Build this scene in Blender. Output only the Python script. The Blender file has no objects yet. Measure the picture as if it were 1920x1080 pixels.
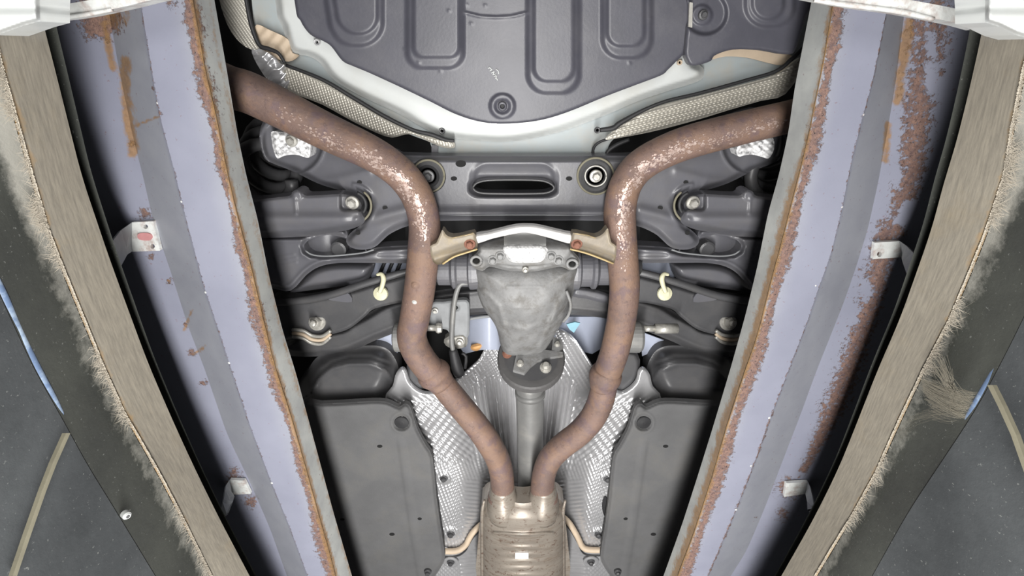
import bpy, bmesh, math, random
import numpy as np
from mathutils import Vector, Matrix
random.seed(7); np.random.seed(7)
C = bpy.context.scene.collection
SC = bpy.context.scene

# ------------------------------------------------------------------ camera, world, lights, exposure
F, TILT = 900.0, math.radians(26.6)
S_, C_ = math.sin(TILT), math.cos(TILT)
cd = bpy.data.cameras.new('camera'); cam = bpy.data.objects.new('camera', cd); C.objects.link(cam)
cd.sensor_width = 36; cd.lens = F/1920*36; cd.clip_start = .01
right, up, fwd = Vector((1, 0, 0)), Vector((0, -C_, S_)), Vector((0, S_, C_))
m = Matrix((right, up, -fwd)).transposed().to_4x4(); cam.matrix_world = m
SC.camera = cam
w = bpy.data.worlds.new('world'); SC.world = w; w.use_nodes = True
w.node_tree.nodes['Background'].inputs[0].default_value = (1, .97, .93, 1)
w.node_tree.nodes['Background'].inputs[1].default_value = .075

def lamp(name, loc, sx, sy, power, col=(1, .985, .96)):
    l = bpy.data.lights.new(name, 'AREA'); l.shape = 'RECTANGLE'; l.size = sx; l.size_y = sy; l.energy = power; l.color = col
    o = bpy.data.objects.new(name, l); C.objects.link(o); o.location = loc; o.rotation_euler = (math.pi, 0, 0); return o
lamp('inspection_lamp', (-.005, .62, -.23), .11, 1.9, 39)        # long lamp bar in the pit, shining up
SC.view_settings.view_transform = 'Standard'; SC.view_settings.look = 'None'
SC.view_settings.exposure = 0.0; SC.view_settings.gamma = 1.0; SC.view_settings.use_curve_mapping = False

# ------------------------------------------------------------------ placing: where a sight line meets a height
def P(px, py, z):
    u = (px-960)/F; v = (py-540)/F
    k = z/(C_-v*S_)
    return (u*k, (S_+v*C_)*k, z)
def PA(px, py, z):
    u = (px-960)/F; v = (py-540)/F; k = z/(C_-v*S_)
    return np.stack([u*k, (S_+v*C_)*k, z+0*u], -1)
def RP(px, py, z, r): return r*z/(C_-(py-540)/F*S_)/F       # r pixels at that place, in metres
def MX(pts, c=980.0): return [(2*c-p[0],)+tuple(p[1:]) for p in reversed(pts)]
def sst(a, b, x):
    t = np.clip((x-a)/(b-a), 0, 1); return t*t*(3-2*t)
def cr(pts, n=5, closed=False):
    p = np.array(pts, float); k = len(p)
    if closed: q = np.vstack([p[-1:], p, p[:2]])
    else: q = np.vstack([2*p[0]-p[1], p, 2*p[-1]-p[-2]])
    out = []
    for i in range(1, len(q)-2):
        a, b, c, d = q[i-1], q[i], q[i+1], q[i+2]
        for t in np.arange(n)/n:
            out.append(.5*(2*b+(c-a)*t+(2*a-5*b+4*c-d)*t*t+(3*b-a-3*c+d)*t**3))
    if not closed: out.append(p[-1])
    return np.array(out)
def sdf(poly, x, y):
    """signed distance in the sheet's own plan, negative inside"""
    n = len(poly); best = np.full(x.shape, 1e18); ins = np.zeros(x.shape, bool)
    for i in range(n):
        ax, ay = poly[i]; bx, by = poly[(i+1) % n]; ex, ey = bx-ax, by-ay; L = ex*ex+ey*ey
        if L < 1e-9: continue
        t = np.clip(((x-ax)*ex+(y-ay)*ey)/L, 0, 1)
        best = np.minimum(best, (x-ax-t*ex)**2+(y-ay-t*ey)**2)
        if ay != by:
            ins ^= ((ay > y) != (by > y)) & (x < ex*(y-ay)/ey+ax)
    d = np.sqrt(best); return np.where(ins, -d, d)
def g_(d, s): return np.exp(-(d/s)**2)
def dline(pts, x, y):
    best = np.full(np.shape(x), 1e18)
    for (ax, ay), (bx, by) in zip(pts[:-1], pts[1:]):
        ex, ey = bx-ax, by-ay; L = ex*ex+ey*ey+1e-9
        t = np.clip(((x-ax)*ex+(y-ay)*ey)/L, 0, 1)
        best = np.minimum(best, (x-ax-t*ex)**2+(y-ay-t*ey)**2)
    return np.sqrt(best)
def rbox(x, y, x0, x1, y0, y1, r):
    qx = np.abs(x-(x0+x1)/2)-(x1-x0)/2+r; qy = np.abs(y-(y0+y1)/2)-(y1-y0)/2+r
    return np.hypot(np.maximum(qx, 0), np.maximum(qy, 0))+np.minimum(np.maximum(qx, qy), 0)-r
def circ(cx, cy, rx, ry=None, n=20):
    ry = ry or rx
    return [(cx+rx*math.cos(2*math.pi*i/n), cy+ry*math.sin(2*math.pi*i/n)) for i in range(n)]

# ------------------------------------------------------------------ objects
def wloc(o):
    v = Vector((0, 0, 0))
    while o: v = v+o.location; o = o.parent
    return v
def link(name, verts, faces, mat, parent=None, smooth=True, attrs=None):
    verts = np.asarray(verts, float)
    org = np.array(wloc(parent)) if parent else verts.mean(0)
    me = bpy.data.meshes.new(name); me.from_pydata((verts-org).tolist(), [], faces); me.update()
    if smooth: me.polygons.foreach_set('use_smooth', [True]*len(me.polygons))
    for k, v in (attrs or {}).items():
        a = me.attributes.new(k, 'FLOAT', 'POINT'); a.data.foreach_set('value', np.asarray(v, float))
    if mat: me.materials.append(mat)
    o = bpy.data.objects.new(name, me); C.objects.link(o)
    if parent: o.parent = parent
    else: o.location = org
    return o
def thing(name, label, cat, at, group=None):
    o = bpy.data.objects.new(name, None); C.objects.link(o); o.location = at; o.empty_display_size = .02
    return tag(o, label, cat, group)
def tag(o, label=None, cat=None, group=None, kind=None):
    if label: o['label'] = label
    if cat: o['category'] = cat
    if group: o['group'] = group
    if kind: o['kind'] = kind
    return o
def copy_tree(o, parent=None):
    c = o.copy(); C.objects.link(c)
    if parent: c.parent = parent
    for ch in list(o.children): copy_tree(ch, c)
    return c

def sheet(name, outline, z, mat, parent=None, cell=3.0, relief=None, holes=(), thick=.004, roll=(0, 0), n=5, attrs=None, smooth=True, back=False):
    """pressed sheet: outline at height z, relief(x, y, d) in metres upwards, real rim thickness"""
    poly = cr(outline, n, True) if n > 1 else np.array(outline, float)
    hp = [cr(h, 3, True) if len(h) < 12 else np.array(h, float) for h in holes]
    x0, y0 = poly.min(0)-2*cell; x1, y1 = poly.max(0)+2*cell
    gx = np.arange(x0, x1+cell, cell); gy = np.arange(y0, y1+cell, cell)
    X, Y = np.meshgrid(gx, gy)
    def D(x, y):
        d = sdf(poly, x, y)
        for h in hp:
            lo, hi = h.min(0)-3*cell, h.max(0)+3*cell
            mk = (x > lo[0]) & (x < hi[0]) & (y > lo[1]) & (y < hi[1])
            if mk.any():
                dh = sdf(h, x[mk], y[mk]); dd = d[mk]; d[mk] = np.maximum(dd, -dh)
        return d
    d = D(X, Y); keep = d < .72*cell
    near = keep & (d > -.45*cell)
    xs, ys = X[near], Y[near]; e = .5
    for _ in range(2):
        dd = D(xs, ys); gxd = (D(xs+e, ys)-D(xs-e, ys))/(2*e); gyd = (D(xs, ys+e)-D(xs, ys-e))/(2*e)
        g2 = np.maximum(gxd**2+gyd**2, .3); xs = xs-dd*gxd/g2; ys = ys-dd*gyd/g2
    X[near] = xs; Y[near] = ys; d[near] = 0
    idx = -np.ones(X.shape, int); idx[keep] = np.arange(keep.sum())
    x, y, dk = X[keep], Y[keep], np.minimum(d[keep], 0)
    zz = z(x, y) if callable(z) else np.full(x.shape, float(z))
    if roll[0]: zz = zz+roll[0]*sst(-roll[1], 0, dk)**1.5
    if relief is not None: zz = zz+relief(x, y, dk)
    V = PA(x, y, zz); nv = len(V)
    a, b, c_, e_ = idx[:-1, :-1], idx[:-1, 1:], idx[1:, 1:], idx[1:, :-1]
    st = np.stack([a, b, c_, e_], -1).reshape(-1, 4)
    k = (st >= 0).sum(1)
    faces = st[k == 4].tolist()
    for q in st[k == 3]: faces.append([i for i in q if i >= 0])
    def area(f):
        s = 0
        for i in range(len(f)): p, q = f[i], f[(i+1) % len(f)]; s += x[p]*y[q]-x[q]*y[p]
        return s/2
    nbd = set(np.nonzero(dk > -1e-9)[0].tolist()); ff = []
    for f in faces:
        if not any(i in nbd for i in f) or area(f) > .06*cell*cell: ff.append(f)
    faces = ff
    # rim
    cnt = {}
    for f in faces:
        for i in range(len(f)):
            ed = (f[i], f[(i+1) % len(f)])
            if (ed[1], ed[0]) in cnt: del cnt[(ed[1], ed[0])]
            else: cnt[ed] = 1
    rim = list(cnt); rv = sorted({i for ed in rim for i in ed}); mp = {v: i for i, v in enumerate(rv)}
    A = V[rv]; B = A+np.array([0, 0, thick])
    VV = np.vstack([V, A, B]); off, off2 = nv, nv+len(rv)
    for p, q in rim: faces.append([off+mp[q], off+mp[p], off2+mp[p], off2+mp[q]])
    if back:
        bo = len(VV); VV = np.vstack([VV, V+np.array([0, 0, thick])])
        nf = [f for f in faces if max(f) < nv]
        faces += [[bo+i for i in reversed(f)] for f in nf]
    at = {}
    for kk, fn in (attrs or {}).items():
        v = fn(x, y, dk); v = np.concatenate([v, v[rv], v[rv]]); 
        if back: v = np.concatenate([v, v[:nv]])
        at[kk] = v
    return link(name, VV, faces, mat, parent, smooth, at)

def tube(name, pts, mat, parent=None, seg=20, n=8, caps=True, px=True, attr=False, flat=None, world=False):
    """pts (px, py, z, r); r in pixels unless px=False"""
    p = cr(pts, n) if len(pts) > 2 and n > 1 else np.array(pts, float)
    if world: W = p[:, :3].copy(); R = p[:, 3].copy()
    else:
        W = PA(p[:, 0], p[:, 1], p[:, 2]); R = np.array([RP(a, b, c, r) if px else r for a, b, c, r in p])
    T = np.gradient(W, axis=0); T /= np.linalg.norm(T, axis=1)[:, None]+1e-12
    up_ = np.array([0, 0, 1.0]) if abs(T[0][2]) < .9 else np.array([1.0, 0, 0])
    N = np.cross(T[0], up_); N /= np.linalg.norm(N)
    V = []; ang = np.arange(seg)*2*math.pi/seg
    for i in range(len(W)):
        N = N-T[i]*N.dot(T[i]); N /= np.linalg.norm(N); B = np.cross(T[i], N)
        V.append(W[i]+R[i]*(np.cos(ang)[:, None]*N+np.sin(ang)[:, None]*B))
    V = np.vstack(V); Fc = []
    for i in range(len(W)-1):
        for j in range(seg):
            k = (j+1) % seg; Fc.append([i*seg+j, i*seg+k, (i+1)*seg+k, (i+1)*seg+j])
    if caps:
        Fc.append(list(range(seg))[::-1]); Fc.append([(len(W)-1)*seg+j for j in range(seg)])
    return link(name, V, Fc, mat, parent)

def lathe(name, at, prof, mat, parent=None, seg=20, axis=(0, 0, 1), hexn=None):
    """prof: (r, h) along axis from at"""
    ax = Vector(axis).normalized(); q = ax.to_track_quat('Z', 'Y').to_matrix()
    n = hexn or seg; V = []; Fc = []
    for r, h in prof:
        for j in range(n):
            a = 2*math.pi*(j+.3)/n; V.append(tuple(Vector(at)+q@Vector((r*math.cos(a), r*math.sin(a), h))))
    for i in range(len(prof)-1):
        for j in range(n):
            k = (j+1) % n; Fc.append([i*n+j, i*n+k, (i+1)*n+k, (i+1)*n+j])
    Fc.append([(len(prof)-1)*n+j for j in range(n)]); Fc.append(list(range(n))[::-1])
    return link(name, V, Fc, mat, parent, smooth=False)
def join(name, objs, mat=None, parent=None):
    """merge meshes made for one part into one mesh"""
    V, Fc = [], []
    for o in objs:
        b = len(V); w_ = wloc(o)
        V += [tuple(w_+v.co) for v in o.data.vertices]; Fc += [[b+i for i in p.vertices] for p in o.data.polygons]
        mat = mat or o.data.materials[0]; bpy.data.objects.remove(o)
    return link(name, V, Fc, mat, parent, False)
def bolt(px, py, z, r, mat, parent=None, name='bolt', stud=0, axis=(0, 0, -1)):
    R = RP(px, py, z, r); at = P(px, py, z)
    a = lathe('t', at, [(R*1.0, -.002), (R*1.0, .002), (R*.92, .0035), (R*.62, .004)], mat, axis=axis)
    b = lathe('t', at, [(R*.66, .003), (R*.66, .003+R*.55), (R*.5, .003+R*.72)], mat, hexn=6, axis=axis)
    L = [a, b]
    if stud: L.append(lathe('t', at, [(R*.36, .003), (R*.36, R*.7+stud), (R*.2, R*.8+stud)], mat, seg=10, axis=axis))
    return join(name, L, mat, parent)
def washer(px, py, z, r, mat, parent, name='grommet', ri=.45, h=.006):
    R = RP(px, py, z, r)
    return lathe(name, P(px, py, z), [(R, -.001), (R*.97, h*.6), (R*.8, h), (R*(ri+.15), h*.9), (R*ri, h*.3), (R*ri*.9, -.001)], mat, parent, axis=(0, 0, -1), seg=28)

# ------------------------------------------------------------------ materials
def lin(c): return tuple(((x/255)/12.92 if x/255 <= .04045 else ((x/255+.055)/1.055)**2.4) for x in c)
def node_setup(name):
    M = bpy.data.materials.new(name); M.use_nodes = True; nt = M.node_tree; return M, nt, nt.nodes['Principled BSDF']
def nz(nt, scale, detail=5, rough=.6, vec=None):
    n = nt.nodes.new('ShaderNodeTexNoise'); n.inputs['Scale'].default_value = scale; n.inputs['Detail'].default_value = detail; n.inputs['Roughness'].default_value = rough
    nt.links.new(vec if vec else co(nt), n.inputs['Vector']); return n.outputs['Fac']
def co(nt):
    g = nt.nodes.get('geo') or nt.nodes.new('ShaderNodeTexCoord'); g.name = 'geo'; return g.outputs['Object']
def mr(nt, x, a, b, c=0, d=1):
    n = nt.nodes.new('ShaderNodeMapRange'); n.clamp = True
    for i, v in zip(('From Min', 'From Max', 'To Min', 'To Max'), (a, b, c, d)): n.inputs[i].default_value = v
    nt.links.new(x, n.inputs['Value']); return n.outputs['Result']
def mixc(nt, fac, a, b):
    n = nt.nodes.new('ShaderNodeMix'); n.data_type = 'RGBA'
    for s, v in ((n.inputs['Factor'], fac), (n.inputs['A'] if False else n.inputs[6], a), (n.inputs[7], b)):
        if isinstance(v, (int, float)): s.default_value = v
        elif isinstance(v, tuple): s.default_value = v+(1,)
        else: nt.links.new(v, s)
    return n.outputs[2]
def mth(nt, op, a, b=0.0):
    n = nt.nodes.new('ShaderNodeMath'); n.operation = op
    for i, v in enumerate((a, b)):
        if isinstance(v, (int, float)): n.inputs[i].default_value = v
        else: nt.links.new(v, n.inputs[i])
    return n.outputs[0]
def attr(nt, k):
    n = nt.nodes.new('ShaderNodeAttribute'); n.attribute_name = k; return n.outputs['Fac']
def bump(nt, bs, h, s=.3, dist=.002):
    b = nt.nodes.new('ShaderNodeBump'); b.inputs['Strength'].default_value = s; b.inputs['Distance'].default_value = dist
    nt.links.new(h, b.inputs['Height']); nt.links.new(b.outputs[0], bs.inputs['Normal'])
def plain(name, c, rough=.5, metal=0, var=.25, scale=18, dirt=None, damt=.5, dscale=9, bmp=.12, bscale=120, spec=.5):
    """paint / plastic / metal with uneven tone, optional dirt colour in patches"""
    M, nt, bs = node_setup(name); c = lin(c)
    col = mixc(nt, mr(nt, nz(nt, scale), .3, .7), tuple(x*(1-var) for x in c), tuple(min(1, x*(1+var)) for x in c))
    if dirt: col = mixc(nt, mth(nt, 'MULTIPLY', mr(nt, nz(nt, dscale, 8, .7), .48, .66), damt), col, lin(dirt))
    nt.links.new(col, bs.inputs['Base Color']); bs.inputs['Roughness'].default_value = rough; bs.inputs['Metallic'].default_value = metal
    bs.inputs['Specular IOR Level'].default_value = spec
    if bmp: bump(nt, bs, nz(nt, bscale, 4), bmp)
    return M
m_under = plain('undertray_plastic', (68, 68, 76), .42, 0, .12, 14, (88, 87, 91), .35, 12, .08, 200)
m_dark = plain('black_steel', (70, 70, 72), .42, 0, .15, 12, (84, 82, 80), .35, 10, .1, 150)
m_arm = plain('grey_steel', (88, 88, 93), .36, 0, .12, 10, (96, 94, 92), .35, 14, .1, 120)
m_black = plain('black_rubber', (34, 34, 36), .6, 0, .2, 20)
m_gap = plain('gap_shade_black', (52, 52, 53), .9, 0, .2, 5)  # black for the gaps between parts, their shade put into the colour
m_cover = plain('felt_cover', (94, 94, 95), .85, 0, .14, 7, (104, 102, 98), .5, 6, .25, 420, spec=.2)
m_white = plain('white_body_paint', (190, 193, 192), .3, 0, .03, 6, (176, 174, 166), .4, 9, .03)
m_grey = plain('primer_grey_paint', (160, 168, 170), .4, 0, .05, 6, (170, 160, 145), .5, 10, .04)
m_lav = plain('pale_floor_paint', (160, 166, 182), .35, 0, .05, 8)
m_tan = plain('tan_sealer', (190, 172, 150), .6, 0, .12, 20)
m_teal = plain('teal_tape', (125, 170, 186), .5, 0, .1, 20)
m_cast = plain('cast_aluminium', (122, 122, 122), .62, .1, .22, 24, (92, 89, 84), .75, 30, .5, 120)
m_bright = plain('lit_aluminium', (200, 200, 200), .5, .2, .2, 60, (90, 90, 92), .75, 150, .3, 200)  # brighter aluminium, the light on it put into the colour
m_bush = plain('silver_bushing', (215, 215, 216), .5, .1, .2, 50, (70, 70, 74), .85, 110, .35, 200)
m_strap = plain('silver_strap', (226, 224, 222), .35, .3, .06, 20)
m_yel = plain('zinc_bracket', (122, 114, 102), .5, .15, .12, 40, (140, 124, 92), .5, 30, .2)
m_yedge = plain('zinc_bracket_edge', (170, 150, 108), .5, .1, .12, 60)
m_rbolt = plain('rusty_bolt', (122, 82, 66), .8, 0, .2, 90, (90, 56, 46), .6, 120, .4)
m_zinc = plain('zinc_bolt', (172, 170, 164), .4, .4, .15, 60, (120, 115, 105), .5, 70, .2)
m_cream = plain('cream_clip', (205, 202, 172), .5, 0, .12, 60)
m_shaft = plain('shaft_steel', (116, 116, 115), .5, .2, .15, 14, (140, 138, 132), .4, 20, .2)
m_hose = plain('blue_hose', (92, 110, 138), .4, 0, .12, 40, (190, 205, 215), .5, 25, .1)
m_caulk = plain('white_caulk', (170, 173, 165), .6, 0, .2, 60, (60, 60, 60), .6, 90, .2)
m_galv = plain('galvanised', (200, 202, 200), .45, .2, .15, 50, (130, 90, 75), .6, 45, .3)
m_hole = plain('hole_shade_black', (16, 16, 17), .9, 0, .1, 20, bmp=0)  # painted darkness of the small holes
m_galvd = plain('grey_bracket_paint', (122, 124, 126), .6, 0, .15, 30)
m_slot = plain('pink_primer', (165, 115, 115), .7, 0, .1, 60)

def rust_pipe():
    M, nt, bs = node_setup('rusty_exhaust')
    a = mixc(nt, mr(nt, nz(nt, 12, 6), .35, .65), lin((102, 84, 78)), lin((124, 101, 91)))
    a = mixc(nt, mth(nt, 'MULTIPLY', mr(nt, nz(nt, 45, 10, .78), .5, .64), .55), a, lin((134, 104, 84)))
    a = mixc(nt, mth(nt, 'MULTIPLY', mr(nt, nz(nt, 95, 9, .8), .54, .62), .7), a, lin((82, 66, 64)))
    a = mixc(nt, mth(nt, 'MULTIPLY', mr(nt, nz(nt, 170, 6, .8), .60, .66), .6), a, lin((160, 138, 126)))
    a = mixc(nt, mth(nt, 'MULTIPLY', mr(nt, nz(nt, 17, 4, .6), .5, .62), .6), a, lin((132, 106, 88)))
    a = mixc(nt, mth(nt, 'MULTIPLY', mr(nt, nz(nt, 26, 4, .65), .54, .64), .6), a, lin((98, 82, 88)))
    nt.links.new(a, bs.inputs['Base Color']); bs.inputs['Roughness'].default_value = .55; bs.inputs['Metallic'].default_value = .1
    bump(nt, bs, nz(nt, 150, 9, .8), .55, .003); return M
m_pipe = rust_pipe()
def flaky():
    M, nt, bs = node_setup('flaked_scale')
    a = mixc(nt, mr(nt, nz(nt, 150, 8, .7), .42, .6), lin((180, 162, 154)), lin((132, 109, 99)))
    nt.links.new(a, bs.inputs['Base Color']); bs.inputs['Roughness'].default_value = .4; bs.inputs['Metallic'].default_value = .3
    return M
def muffler_mat():
    M, nt, bs = node_setup('stainless_muffler')
    a = mixc(nt, mr(nt, nz(nt, 9, 5), .35, .65), lin((132, 124, 115)), lin((150, 142, 132)))
    mp = nt.nodes.new('ShaderNodeMapping'); mp.inputs['Scale'].default_value = (1.2, 9, 1); nt.links.new(co(nt), mp.inputs[0])
    a = mixc(nt, mth(nt, 'MULTIPLY', mr(nt, nz(nt, 16, 7, .7, mp.outputs[0]), .5, .68), .5), a, lin((100, 80, 62)))
    a = mixc(nt, mth(nt, 'MULTIPLY', mr(nt, nz(nt, 75, 8, .75), .56, .62), .75), a, lin((88, 64, 52)))
    nt.links.new(a, bs.inputs['Base Color']); bs.inputs['Roughness'].default_value = .4; bs.inputs['Metallic'].default_value = .35
    bump(nt, bs, nz(nt, 120, 5), .1); return M
m_muf = muffler_mat()
def alu_shield(name, c, metal, rough):
    M, nt, bs = node_setup(name)
    a = mixc(nt, mr(nt, nz(nt, 10, 6), .35, .65), tuple(x*.86 for x in lin(c)), lin(c))
    nt.links.new(a, bs.inputs['Base Color']); bs.inputs['Roughness'].default_value = rough; bs.inputs['Metallic'].default_value = metal
    bump(nt, bs, nz(nt, 70, 3), .08); return M
m_alu = alu_shield('embossed_aluminium', (205, 205, 207), .6, .26)
m_alu2 = alu_shield('dull_embossed_foil', (186, 182, 172), .35, .42)
def runway_mat():
    M, nt, bs = node_setup('blue_grey_runway_paint')
    pa = mixc(nt, mr(nt, nz(nt, 5, 4), .35, .65), lin((118, 120, 134)), lin((128, 130, 144)))
    gr = mixc(nt, mr(nt, nz(nt, 22, 6), .35, .65), lin((146, 148, 147)), lin((164, 166, 163)))
    pa = mixc(nt, attr(nt, 'side'), pa, gr)
    pa = mixc(nt, mth(nt, 'MULTIPLY', mr(nt, nz(nt, 190, 2), .68, .73), .6), pa, lin((110, 85, 90)))
    r = mth(nt, 'ADD', attr(nt, 'rust'), mth(nt, 'MULTIPLY', mth(nt, 'SUBTRACT', nz(nt, 105, 10, .82), .5), 2.6))
    rm = mr(nt, r, .46, .58)
    rc = mixc(nt, mr(nt, nz(nt, 130, 9, .75), .38, .62), lin((92, 74, 72)), lin((132, 104, 92)))
    rc = mixc(nt, mr(nt, nz(nt, 230, 4, .7), .57, .64), rc, lin((48, 38, 38)))
    pa = mixc(nt, rm, pa, rc)
    o = mth(nt, 'ADD', attr(nt, 'ochre'), mth(nt, 'MULTIPLY', mth(nt, 'SUBTRACT', nz(nt, 60, 10, .78), .5), 2.0))
    om = mth(nt, 'MULTIPLY', mr(nt, o, .35, .75), .82)
    oc = mixc(nt, mr(nt, nz(nt, 120, 8, .7), .4, .62), lin((118, 88, 52)), lin((140, 108, 70)))
    pa = mixc(nt, om, pa, oc)
    nt.links.new(pa, bs.inputs['Base Color']); bs.inputs['Roughness'].default_value = .5
    h = mth(nt, 'MULTIPLY', nz(nt, 200, 8, .75), mth(nt, 'ADD', mth(nt, 'MULTIPLY', rm, 1.0), .08)); bump(nt, bs, h, .6, .003); return M
m_run = runway_mat()
def lip_mat():
    M, nt, bs = node_setup('beige_steel_lip')
    mp = nt.nodes.new('ShaderNodeMapping'); mp.inputs['Scale'].default_value = (1, 1.6, 16); mp.inputs['Rotation'].default_value = (.75, 0, 0); nt.links.new(co(nt), mp.inputs[0])
    a = mixc(nt, mr(nt, nz(nt, 26, 9, .7, mp.outputs[0]), .35, .65), lin((104, 99, 90)), lin((128, 122, 110)))
    a = mixc(nt, mth(nt, 'MULTIPLY', mr(nt, nz(nt, 16, 8, .7),   .54, .75), .4), a, lin((122, 110, 88)))
    o = mth(nt, 'ADD', attr(nt, 'rust'), mth(nt, 'MULTIPLY', mth(nt, 'SUBTRACT', nz(nt, 20, 8, .7), .5), 1.6))
    a = mixc(nt, mth(nt, 'MULTIPLY', mr(nt, o, .4, .8), .85), a, lin((146, 114, 66)))
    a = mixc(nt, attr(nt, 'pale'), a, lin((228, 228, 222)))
    nt.links.new(a, bs.inputs['Base Color']); bs.inputs['Roughness'].default_value = .7
    bump(nt, bs, nz(nt, 60, 6), .15); return M
m_lip = lip_mat(); m_cop = plain('olive_strip', (150, 150, 132), .8, 0, .15, 20)
def wall_mat(name, c1, c2):
    M, nt, bs = node_setup(name)
    a = mixc(nt, mr(nt, nz(nt, 7, 7, .65), .35, .65), lin(c1), lin(c2))
    a = mixc(nt, mth(nt, 'MULTIPLY', mr(nt, nz(nt, 260, 3, .65), .66, .71), .45), a, lin((140, 142, 138)))
    d = mth(nt, 'ADD', attr(nt, 'dust'), mth(nt, 'MULTIPLY', mth(nt, 'SUBTRACT', nz(nt, 45, 9, .75), .5), 1.4))
    a = mixc(nt, mth(nt, 'MULTIPLY', mr(nt, d, .35, .9), .8), a, lin((165, 163, 155)))
    nt.links.new(a, bs.inputs['Base Color']); bs.inputs['Roughness'].default_value = .7
    bump(nt, bs, nz(nt, 40, 7, .7), .3, .004); return M
m_wall = wall_mat('pit_wall_board', (47, 49, 46), (62, 64, 59))
m_slab = wall_mat('pit_wall_slate', (46, 49, 51), (64, 67, 69))
def fuzz_mat(name, c, al=1):
    M, nt, bs = node_setup(name); bs.inputs['Base Color'].default_value = lin(c)+(1,); bs.inputs['Roughness'].default_value = .9; bs.inputs['Alpha'].default_value = al; return M
m_fuzz = fuzz_mat('dust_fibre', (168, 160, 146)); m_web = fuzz_mat('cobweb', (112, 107, 95))

# ================================================================== THE PIT
def xat(line, y):
    l = np.array(sorted(line, key=lambda p: p[1]), float)
    yy = np.asarray(y, float)
    x = np.interp(yy, l[:, 1], l[:, 0])
    s0 = (l[1, 0]-l[0, 0])/(l[1, 1]-l[0, 1]); s1 = (l[-1, 0]-l[-2, 0])/(l[-1, 1]-l[-2, 1])
    x = np.where(yy < l[0, 1], l[0, 0]+s0*(yy-l[0, 1]), x); x = np.where(yy > l[-1, 1], l[-1, 0]+s1*(yy-l[-1, 1]), x)
    k = np.convolve(np.pad(x, 6, mode='reflect', reflect_type='odd'), np.hanning(15)[1:-1]/np.hanning(15).sum(), 'valid')
    return k
def loft(name, lines, mat, parent, ys, div, attrs=None, smooth=False, zcut=None):
    """lines: (polyline, z, dx px); strips between neighbours along the beam"""
    rows = []; AX = []; 
    for i in range(len(lines)):
        l, z, dx = lines[i]; rows.append((xat(l, ys)+dx, z))
    V = []; PX = []; PY = []; cols = []; SD = []
    for i in range(len(rows)-1):
        n = div[i]
        for k in range(n+1):
            t = k/n; x = rows[i][0]*(1-t)+rows[i+1][0]*t; z = rows[i][1]*(1-t)+rows[i+1][1]*t
            a = PA(rows[i][0], ys, np.full(ys.shape, rows[i][1])); b = PA(rows[i+1][0], ys, np.full(ys.shape, rows[i+1][1]))
            V.append(a*(1-t)+b*t); PX.append(x); PY.append(ys); SD.append(np.full(ys.shape, i+t*.999))
        cols.append(n+1)
    m_ = len(ys); Fc = []; base = 0
    for n in cols:
        for k in range(n-1):
            a0 = (base+k)*m_; b0 = (base+k+1)*m_
            Fc += [[a0+j, a0+j+1, b0+j+1, b0+j] for j in range(m_-1)]
        base += n
    V = np.vstack(V); px = np.concatenate(PX); py = np.concatenate(PY); sd = np.concatenate(SD)
    at = {k: f(px, py, sd) for k, f in (attrs or {}).items()}
    return link(name, V, Fc, mat, parent, smooth, at)

L5 = [(75, 20), (108, 150), (153, 330), (200, 470), (218, 520), (277, 680), (320, 780), (361, 870), (410, 970), (468, 1080)]
L6 = [(-12, 60), (0, 115), (32, 230), (60, 330), (93, 440), (133, 540), (195, 690), (231, 770), (289, 870), (332, 950), (397, 1080)]
L7 = [(-60, 420), (0, 548), (65, 690), (125, 795), (165, 870), (215, 950), (300, 1090)]
R5 = [(1853, 0), (1833, 100), (1810, 200), (1787, 290), (1773, 330), (1747, 430), (1717, 515), (1687, 600), (1647, 690), (1608, 790), (1572, 880), (1522, 980), (1465, 1080)]
R6 = [(1940, 60), (1920, 130), (1900, 230), (1883, 330), (1847, 440), (1810, 530), (1780, 600), (1733, 690), (1690, 780), (1640, 890), (1601, 960), (1558, 1030), (1528, 1080)]
R7 = [(1960, 500), (1920, 590), (1880, 670), (1835, 755), (1810, 795), (1760, 870), (1700, 960), (1630, 1085)]
ysL = np.linspace(-500, 1560, 200)
random.seed(3)
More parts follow.
